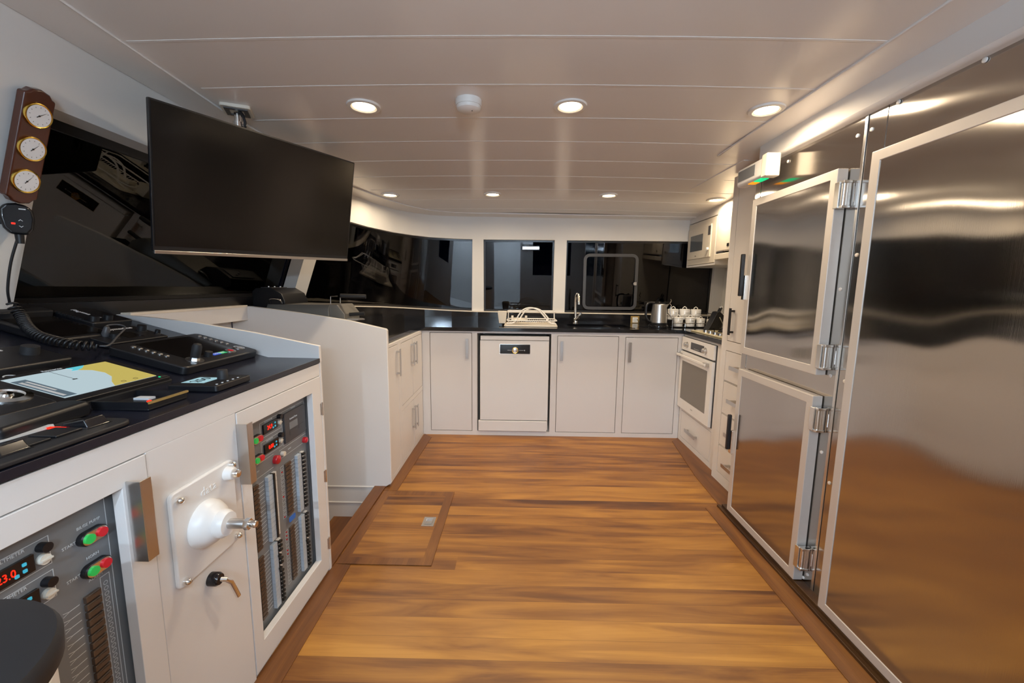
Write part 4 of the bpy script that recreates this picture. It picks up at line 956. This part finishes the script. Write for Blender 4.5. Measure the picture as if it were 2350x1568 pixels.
# ================================================================== THINGS ON THE WORKTOP
# tap
tpx, tpy = .535, 3.83
fa = thing('kitchen_tap', 'tall chrome kitchen tap behind the sink', 'tap', (tpx, tpy, .935)); T = Matrix.Translation((tpx, tpy, .935))
b = MB(T); b.lathe([(.026, 0), (.026, .006), (.021, .010), (.020, .05), (.017, .055)], 28); b.build('base', 'chrome', fa)
b = MB(T); b.tube([(0, 0, .05), (-.004, 0, .12), (-.006, 0, .20), (-.004, -.012, .255), (.002, -.05, .285), (.006, -.09, .275), (.008, -.112, .235), (.009, -.115, .185)], [.012, .011, .0105, .0105, .0105, .0105, .0115, .013], 14); b.build('spout', 'chrome', fa)
b = MB(T); b.tube([(0, -.008, .035), (.022, -.02, .058), (.045, -.03, .105)], [.016, .017, .011], 14); b.build('lever', 'chrome', fa)
# drainer board, dish rack, cutlery cup
db = thing('draining_tray', 'beige plastic draining tray under the dish rack', 'tray', (.10, 3.60, .935))
b = MB(); b.rrect(-.125, .335, 3.46, 3.76, .03, .9355, .945); b.build('tray', 'cream', db, bev=.003)
b = MB(); rring(b, -.12, .33, 3.465, 3.755, .012, .03, .945, .953); b.build('raised_rim', 'cream', db)
dr = thing('dish_rack', 'white wire dish rack with arched handles beside the window', 'dish rack', (.10, 3.6, .95))
def rrpath(x0, x1, y0, y1, r, z, n=5):
    o = []
    for cx, cy, t0 in ((x1-r, y1-r, 0), (x0+r, y1-r, 90), (x0+r, y0+r, 180), (x1-r, y0+r, 270)):
        for i in range(n+1): t = R(t0+90*i/n); o.append((cx+r*math.cos(t), cy+r*math.sin(t), z))
    return o
b = MB(); b.tube(rrpath(-.10, .33, 3.50, 3.74, .03, .985), .005, 8, True); b.build('lower_frame', 'whitep', dr)
b = MB(); b.tube(rrpath(-.10, .33, 3.66, 3.84, .02, 1.052), .0055, 8, True); b.build('upper_frame', 'whitep', dr)
for yy, sh_ in ((3.52, 0), (3.60, .028)):
    pts = [(-.105, yy, .958), (-.06, yy, .960), (-.03, yy, .975), (.0, yy, 1.03), (.04, yy, 1.078), (.10, yy, 1.095), (.16, yy, 1.080), (.21, yy, 1.035), (.25, yy, .985), (.28, yy, .962), (.325, yy, .957)]
    b = MB(); b.tube([(min(.33, p.x+sh_*(1 if p.x < .25 else 0)), p.y, p.z-sh_*.25*(p.z > 1.0)) for p in catmull(pts, 4)], .0062, 8); b.build('arched_handle', 'whitep', dr)
b = MB()
for k in range(22): x = -.085+.0187*k; b.tube([(x, 3.50, .985), (x, 3.52, .965), (x, 3.72, .965), (x, 3.74, .985)], .0018, 6)
b.build('wire_base', 'whitep', dr)
for x in (-.095, .325):
    b = MB(); b.tube([(x, 3.73, .957), (x, 3.73, 1.0), (x, 3.75, 1.052)], .005, 8); b.build('post', 'whitep', dr)
sh = thing('soap_holder', 'small white plastic holder inside the dish rack', 'holder', (.0, 3.56, .98))
b = MB(); b.box(-.065, .075, 3.555, 3.60, .985, .992); b.box(-.065, -.045, 3.55, 3.605, .985, 1.022); b.box(.055, .075, 3.55, 3.605, .985, 1.022); b.box(-.045, .055, 3.598, 3.603, .992, 1.003); b.build('holder_body', 'cream', sh, bev=.003)
cu = thing('cutlery_cup', 'beige plastic cutlery cup at the left end of the dish rack', 'cup', (-.145, 3.6, .955))
b = MB(); vs = []
b.add([(-.172, 3.575, .953), (-.115, 3.575, .953), (-.115, 3.655, .953), (-.172, 3.655, .953), (-.185, 3.565, 1.058), (-.105, 3.565, 1.058), (-.105, 3.665, 1.058), (-.185, 3.665, 1.058),
       (-.180, 3.570, 1.058), (-.110, 3.570, 1.058), (-.110, 3.660, 1.058), (-.180, 3.660, 1.058), (-.168, 3.58, .958), (-.119, 3.58, .958), (-.119, 3.65, .958), (-.168, 3.65, .958)],
      [(0,3,2,1), (0,1,5,4), (1,2,6,5), (2,3,7,6), (3,0,4,7), (4,5,9,8), (5,6,10,9), (6,7,11,10), (7,4,8,11), (8,9,13,12), (9,10,14,13), (10,11,15,14), (11,8,12,15), (12,13,14,15)])
b.build('cup_body', 'cream', cu, bev=.002)
# socket
so_ = thing('wall_socket', 'small square wall socket with brass surround left of the kettle', 'socket', (1.127, 3.985, .925)); fs_ = FB(3.988)
b = MB(fs_); b.rrect(1.092, 1.175, .928, 1.004, .004, -.004, .008); b.build('surround', 'gold', so_, bev=.002)
b = MB(fs_); b.rrect(1.108, 1.160, .940, .992, .003, .008, .013); b.build('face', 'whitep', so_, bev=.001)
b = MB(fs_); b.lathe([(.019, .0131), (.019, .0135), (.0001, .0135)], 24, Matrix.Translation((1.134, .966, 0))); b.build('recess', 'greyl', so_)
# kettle
kx, ky = 1.215, 3.55
ke = thing('electric_kettle', 'brushed steel kettle with black handle on a black base', 'kettle', (kx, ky, .935)); T = Matrix.Translation((kx, ky, .935))
b = MB(T); b.lathe([(.082, 0), (.084, .006), (.080, .022), (.074, .026)], 40); b.build('power_base', 'gloss', ke)
b = MB(T); b.lathe([(.070, .027), (.072, .042), (.071, .046)], 40); b.build('heater_ring', 'blackp', ke)
b = MB(T); b.lathe([(.069, .046), (.067, .09), (.061, .16), (.057, .200), (.053, .204)], 48); b.build('body', 'brush', ke)
b = MB(T); b.lathe([(.053, .203), (.045, .210), (.012, .214), (.010, .224), (.0001, .225)], 32); b.build('lid', 'blackp', ke)
b = MB(T); b.add([(.048, -.018, .200), (.048, .018, .200), (.084, 0, .207), (.054, -.014, .165), (.054, .014, .165)], [(0, 2, 1), (0, 3, 2), (1, 2, 4), (3, 4, 2), (0, 1, 4, 3)]); b.build('spout', 'brush', ke, smooth=10)
b = MB(T); b.tube([(p.x, p.y, p.z) for p in catmull([(-.045, -.005, .212), (-.085, -.008, .214), (-.112, -.01, .195), (-.118, -.01, .14), (-.112, -.01, .09), (-.092, -.008, .06), (-.068, -.005, .05)], 5)], .0095, 10); b.build('handle', 'blackp', ke)
b = MB(T); b.tube([(p.x, p.y, p.z) for p in catmull([(-.08, .02, .01), (-.12, .06, .004), (-.13, .12, .004), (-.10, .25, .03), (-.07, .40, .04)], 6)], .003, 6); b.build('power_cord', 'blackp', ke)
# spice rack with canisters
rk_ = thing('canister_rack', 'two-tier chrome and black rack carrying white canisters', 'rack', (1.53, 3.62, .935))
b = MB(); b.box(1.335, 1.735, 3.55, 3.64, .938, .943); b.build('lower_shelf', 'blackp', rk_, bev=.001)
b = MB(); b.box(1.335, 1.735, 3.66, 3.76, .990, .995); b.build('upper_shelf', 'blackp', rk_, bev=.001)
b = MB()
for x in (1.335, 1.735):
    b.tube([(x, 3.55, .936), (x, 3.55, 1.0), (x, 3.60, 1.03), (x, 3.66, 1.05), (x, 3.77, 1.05), (x, 3.77, .936)], .0035, 8)
b.tube([(1.335, 3.545, .975), (1.735, 3.545, .975)], .003, 8); b.tube([(1.335, 3.655, 1.03), (1.735, 3.655, 1.03)], .003, 8)
for x in (1.445, 1.625): b.tube([(x, 3.548, .94), (x, 3.548, .975)], .003, 8)
b.build('wire_frame', 'chrome', rk_)
b = MB(); b.tube([(p.x, p.y, p.z) for p in catmull([(1.335, 3.60, 1.03), (1.325, 3.60, 1.10), (1.335, 3.60, 1.125), (1.322, 3.60, 1.14), (1.332, 3.60, 1.165), (1.325, 3.6, 1.18)], 4)], .004, 6); b.build('scroll_finial', 'chrome', rk_)
CAN = [(1.395, 3.71, .995, 1.0, 'TEA', 'tall white lidded canister at the kettle end, back row of the rack'), (1.497, 3.71, .995, 1.0, 'COFFEE', 'tall white lidded canister in the middle of the rack, back row'), (1.597, 3.71, .995, .98, 'SUGAR', 'tall white lidded canister farthest from the kettle, back row of the rack'),
       (1.400, 3.595, .943, .86, 'SALT', 'short white canister at the kettle end, front row of the rack'), (1.505, 3.595, .943, .86, 'PEPPER', 'short white canister second from the kettle, front row of the rack'), (1.595, 3.595, .943, .76, 'MINT', 'short white canister third from the kettle, front row of the rack'), (1.682, 3.595, .943, .68, 'THYME', 'smallest white canister beside the knife block, front row of the rack')]
for x, y, z, s_, tx, lb in CAN:
    t = thing('canister', lb, 'canister', (x, y, z), 'white ceramic canisters on the rack'); T = Matrix.Translation((x, y, z)) @ Matrix.Scale(s_, 4)
    b = MB(T); b.lathe([(.038, 0), (.044, .003), (.047, .082), (.046, .086)], 32); b.build('jar', 'ceram', t)
    b = MB(T); b.lathe([(.0475, .086), (.0475, .092), (.040, .096), (.0001, .097)], 32); l_ = b.build('lid', 'ceram', t)
    b = MB(T); b.tube([(-.018, 0, .095), (-.015, 0, .108), (0, 0, .118), (.015, 0, .108), (.018, 0, .095)], .0035, 8); b.build('lid_handle', 'ceram', l_)
    tf = FB(y-.0472*s_)
    b = MB(tf); b.box(x-.02*s_, x-.0188*s_, z+.012, z+.05*s_, 0, .0008); b.box(x-.02*s_, x+.022*s_, z+.05*s_, z+.0512*s_, 0, .0008); b.build('label_outline', 'ink', t)
    text(tx, .010*s_, at_(tf, x+.008, z+.062*s_, .0004), 'ink', t)
# knife block
kn = thing('knife_block', 'slanted black knife block with chrome-ended handles near the tall cabinet', 'knife block', (1.62, 3.38, .935))
kf = frame((1.60, 3.38, .936), (1, 0, 0), (0, 1, 0), (0, 0, 1))
b = MB(kf); b.prism([(-.055, 0), (.055, 0), (.070, .12), (.035, .155), (.012, .150), (-.035, .04)], -.045, .045, 'Y'); b.build('block', 'blackp', kn, bev=.004)
for k, (dx, dy, L_, s_) in enumerate(((.035, -.02, .055, 1), (.040, .018, .05, 1), (.052, -.03, .03, .8), (.055, .0, .035, .8))):
    p0 = Vector((dx, dy, .135 if k < 2 else .10)); d = Vector((.30, -.12, .9)).normalized()
    b = MB(kf); b.tube([p0, p0+d*L_], .007*s_, 8); b.use(1).tube([p0+d*L_, p0+d*(L_+.012)], .0075*s_, 8); b.build('knife_handle', ['blackp', 'chrome'], kn)
b = MB(kf); b.tube([(.065, -.048, .085), (.074, -.055, .06), (.066, -.055, .035), (.078, -.05, .05), (.072, -.048, .085)], .003, 8, True); b.tube([(.03, -.048, .11), (.055, -.052, .06)], .004, 8); b.build('scissors', 'chrome', kn)
# contact grill
gr = thing('contact_grill', 'dark steel contact grill with raised bar handle on the left worktop', 'grill', (-1.25, 2.62, .99))
# base stands on the worktop behind the end panel
b = MB(); b.prism([(2.50, .955), (2.50, 1.12), (2.52, 1.15), (2.76, 1.15), (2.78, 1.12), (2.78, .955)], -1.565, -1.175, 'X'); b.build('lower_body', 'grillm', gr, bev=.003)
b = MB(); b.prism([(-1.195, 1.150), (-1.13, 1.150), (-1.085, 1.092), (-1.085, 1.035), (-1.175, 1.035), (-1.175, 1.055)], 2.52, 2.76, 'Y'); b.build('front_edge', 'grillm', gr, bev=.003)
b = MB(); b.prism([(-1.66, 1.0), (-1.66, 1.225), (-1.635, 1.248), (-1.535, 1.250), (-1.475, 1.215), (-1.455, 1.17), (-1.455, 1.15), (-1.56, 1.148), (-1.56, 1.0)], 2.52, 2.80, 'Y'); b.build('control_head', 'blackp', gr, bev=.005)
b = MB(); b.box(-1.62, -1.55, 2.55, 2.72, 1.249, 1.254); b.use(1)
for k in range(3): b.cyl((-1.60+.02*k, 2.60+.03*k, 1.254), .006, .006, 12)
b.build('control_plate', ['greyd', 'chrome'], gr)
b = MB(); b.tube([(p.x, p.y, p.z) for p in catmull([(-1.545, 2.515, 1.155), (-1.54, 2.50, 1.178), (-1.51, 2.495, 1.185), (-1.475, 2.50, 1.178), (-1.47, 2.515, 1.155)], 5)], .004, 8); b.build('hinge_bow', 'chrome', gr)
for y in (2.56, 2.70):
    b = MB(); b.tube([(-1.188, y, 1.150), (-1.185, y, 1.20), (-1.14, y, 1.203)], .0035, 8); b.build('handle_bracket', 'chrome', gr)
b = MB(); b.tube([(-1.140, 2.60, 1.204), (-.985, 2.62, 1.200)], .0135, 14); b.build('grip', 'blackd', gr)
b = MB(); b.tube([(-1.09, 2.60, 1.085), (-.99, 2.60, 1.092)], .012, 14); b.build('lower_grip', 'blackd', gr)
b = MB(); b.prism([(-1.10, 2.56), (-1.02, 2.57), (-.99, 2.60), (-1.02, 2.64), (-1.10, 2.65)], 1.052, 1.060); b.build('drip_lip', 'brush', gr)
for x in (-1.54, -1.15):
    for y in (2.53, 2.74):
        b = MB(); b.cyl((x, y, .935), .012, .105 if x > -1.2 else .022, 12); b.build('foot', 'blackp', gr)

# ================================================================== REFRIGERATORS
X0, XD = 1.24, 1.195
def hinge(parent, y, z):
    fr = FR(X0)
    b = MB(fr); b.box(-y-.004, -y+.012, z-.028, z+.028, 0, .004); b.box(-y-.002, -y+.010, z-.050, z+.050, .002, .030); b.cyl((-y-.002, z-.045, .034), .010, .09, 14, ax=(0, 1, 0)); b.box(-y-.028, -y-.004, z-.048, z+.048, .044, .050)
    b.box(-y-.012, -y+.012, z+.040, z+.050, .004, .046); b.box(-y-.012, -y+.012, z-.050, z-.040, .004, .046)
    return b.build('hinge', 'hinge', parent, bev=.002)
def fdoor(parent, y0, y1, z0, z1, fw=.036):
    fr = FR(XD)
    b = MB(fr); b.ring(-y1, -y0, z0, z1, fw, -.040, 0); d = b.build('door', 'alu', parent, bev=.0025, seg=2)
    b = MB(fr); b.box(-y1+fw-.002, -y0-fw+.002, z0+fw-.002, z1-fw+.002, -.034, -.003); b.build('door_sheet', 'steel', d)
    b = MB(fr); b.box(-y1+.01, -y0-.01, z0+.01, z1-.01, -.0445, -.038); b.build('door_gasket', 'greyd', d)
    return d
def latch(parent, y, z0, z1):
    b = MB(FR(XD)); b.rrect(-y-.022, -y-.004, z0, z1, .006, .012, .030); b.build('latch_grip', 'blackp', parent, bev=.003)
    b = MB(FR(XD)); b.box(-y-.020, -y+.004, z0-.02, z0+.11, -.01, .012); b.build('latch_base', 'chrome', parent, bev=.003)
rf = thing('refrigerator', 'stainless two-door refrigerator beside the tall white cabinet', 'refrigerator', (1.58, 1.92, .03))
b = MB(); b.box(X0, 1.92, 1.578, 2.25, .03, 1.90); b.build('body', 'steel', rf, bev=.001)
b = MB(FR(X0)); b.box(-1.672, -1.579, .03, 1.895, 0, .002); b.build('hinge_side_panel', 'steel', rf)
b = MB(FR(X0)); b.box(-2.25, -2.205, .03, 1.895, 0, .0018); b.build('latch_side_panel', 'steel', rf)
d1 = fdoor(rf, 1.625, 2.19, .932, 1.726); d2 = fdoor(rf, 1.625, 2.19, .033, .846)
for z in (1.625, 1.01): hinge(d1, 1.600, z)
for z in (.755, .150): hinge(d2, 1.600, z)
latch(d1, 2.185, 1.235, 1.455); latch(d2, 2.185, .385, .585)
for y, z in ((1.605, 1.835), (1.603, 1.275), (1.603, .935), (1.603, .618), (1.603, .075), (1.625, .045), (2.0, 1.86)):
    b = MB(at_(FR(X0), -y, z, .002)); b.lathe([(.007, 0), (.0065, .003), (.0001, .0045)], 14); b.build('screw_cap', 'whitep', rf)
cr_ = thing('cold_room', 'tall stainless cold store with one huge framed door at the right edge', 'refrigerator', (1.58, 1.0, .03))
b = MB(); b.box(X0, 1.92, .42, 1.560, .03, 1.90); b.build('body', 'steel', cr_, bev=.001)
b = MB(FR(X0)); b.box(-1.560, -1.487, .03, 1.895, 0, .002); b.build('hinge_side_panel', 'steel', cr_)
b = MB(FR(X0)); b.box(-1.575, -1.562, .03, 1.895, -.02, .006); b.build('joint_cover', 'hinge', cr_, bev=.002)
d3 = fdoor(cr_, .46, 1.480, .034, 1.738)
b = MB(FR(X0)); b.box(-1.492, -1.478, 1.52, 1.60, .002, .02); b.build('hinge', 'blackp', d3, bev=.002)
b = MB(FR(X0)); b.box(-1.495, -1.478, .16, .20, .002, .02); b.build('hinge', 'hinge', d3, bev=.002)
for y, z in ((1.545, 1.835), (1.545, 1.40), (1.545, .515), (1.53, .93), (1.45, 1.885), (1.2, 1.885), (.95, 1.885)):
    b = MB(at_(FR(X0), -y, z, .002)); b.lathe([(.007, 0), (.0065, .003), (.0001, .0045)], 14); b.build('screw_cap', 'whitep', cr_)
# emergency light
el = thing('emergency_light', 'small white emergency light fitting with green and orange lamps above the refrigerator', 'emergency light', (1.17, 2.13, 1.80))
ef = FR(1.203)
b = MB(ef); b.prism([(0, 1.805), (0, 1.892), (.03, 1.892), (.062, 1.862), (.066, 1.815), (.04, 1.800)], -2.255, -2.015, 'X', Matrix(((1, 0, 0, 0), (0, 0, 1, 0), (0, 1, 0, 0), (0, 0, 0, 1)))) if False else b.box(-2.27, -2.015, 1.800, 1.892, 0, .06); b.build('housing', 'whitep', el, bev=.016, seg=4)
b = MB(ef); b.box(-2.25, -2.10, 1.825, 1.876, .060, .0615); b.build('lens', 'grey', el)
b = MB(ef); b.box(-2.04, -1.995, 1.795, 1.90, 0, .066); b.build('end_cap', 'cream', el, bev=.006)
b = MB(ef); b.box(-2.12, -2.055, 1.797, 1.801, .015, .05); b.build('green_lamp', 'led_g', el)
b = MB(ef); b.box(-2.17, -2.13, 1.797, 1.801, .015, .05); b.build('orange_lamp', 'led_o', el)

# ================================================================== OUTSIDE
od = thing('foredeck_coaming', 'grey curved deck coaming outside the side window', 'deck', (-2.8, 3.0, 0))
b = MB(); b.prism([(1.2, .6), (1.2, 1.50), (2.26, 1.515), (2.456, 1.545), (2.943, 1.457), (3.521, 1.276), (4.334, 1.123), (5.0, 1.05), (5.0, .6)], -2.9, -2.78, 'X'); b.build('bulwark', 'paled', od, bev=.01)
b = MB(); b.prism([(2.9, 1.44), (4.1, 1.20), (4.15, 1.28), (3.0, 1.56), (2.85, 1.52)], -2.76, -2.70, 'X'); b.build('rail_board', 'bluedeck', od, bev=.004)  # pale blue board stands in for the ledge's reflection in the side window
b = MB(); b.box(-9, -1.85, -3, 14, -.9, -.5); S(b.build('ground_deck', 'hill'), 'dark deck and water outside')
b = MB(); hp_ = [(-60, -5)]
for k in range(25): hp_.append((-60+8*k, 14+5*math.sin(k*.55)+3*math.sin(k*1.3+1)))
hp_.append((140, -5)); b.prism([(p[0], p[1]*.8+1) for p in hp_], -62, -60, 'X'); o = b.build('hillside', 'hill'); S(o, 'dark hillside silhouette across the water')
b = MB(); b.prism([(p[0]-50, (p[1]*.8+7 if p[1] > 0 else -20)) for p in hp_], 70, 72, 'Y'); S(b.build('hillside', 'hill'), 'dark hillside ahead of the boat')  # second hill added to block sky light and keep the back windows black
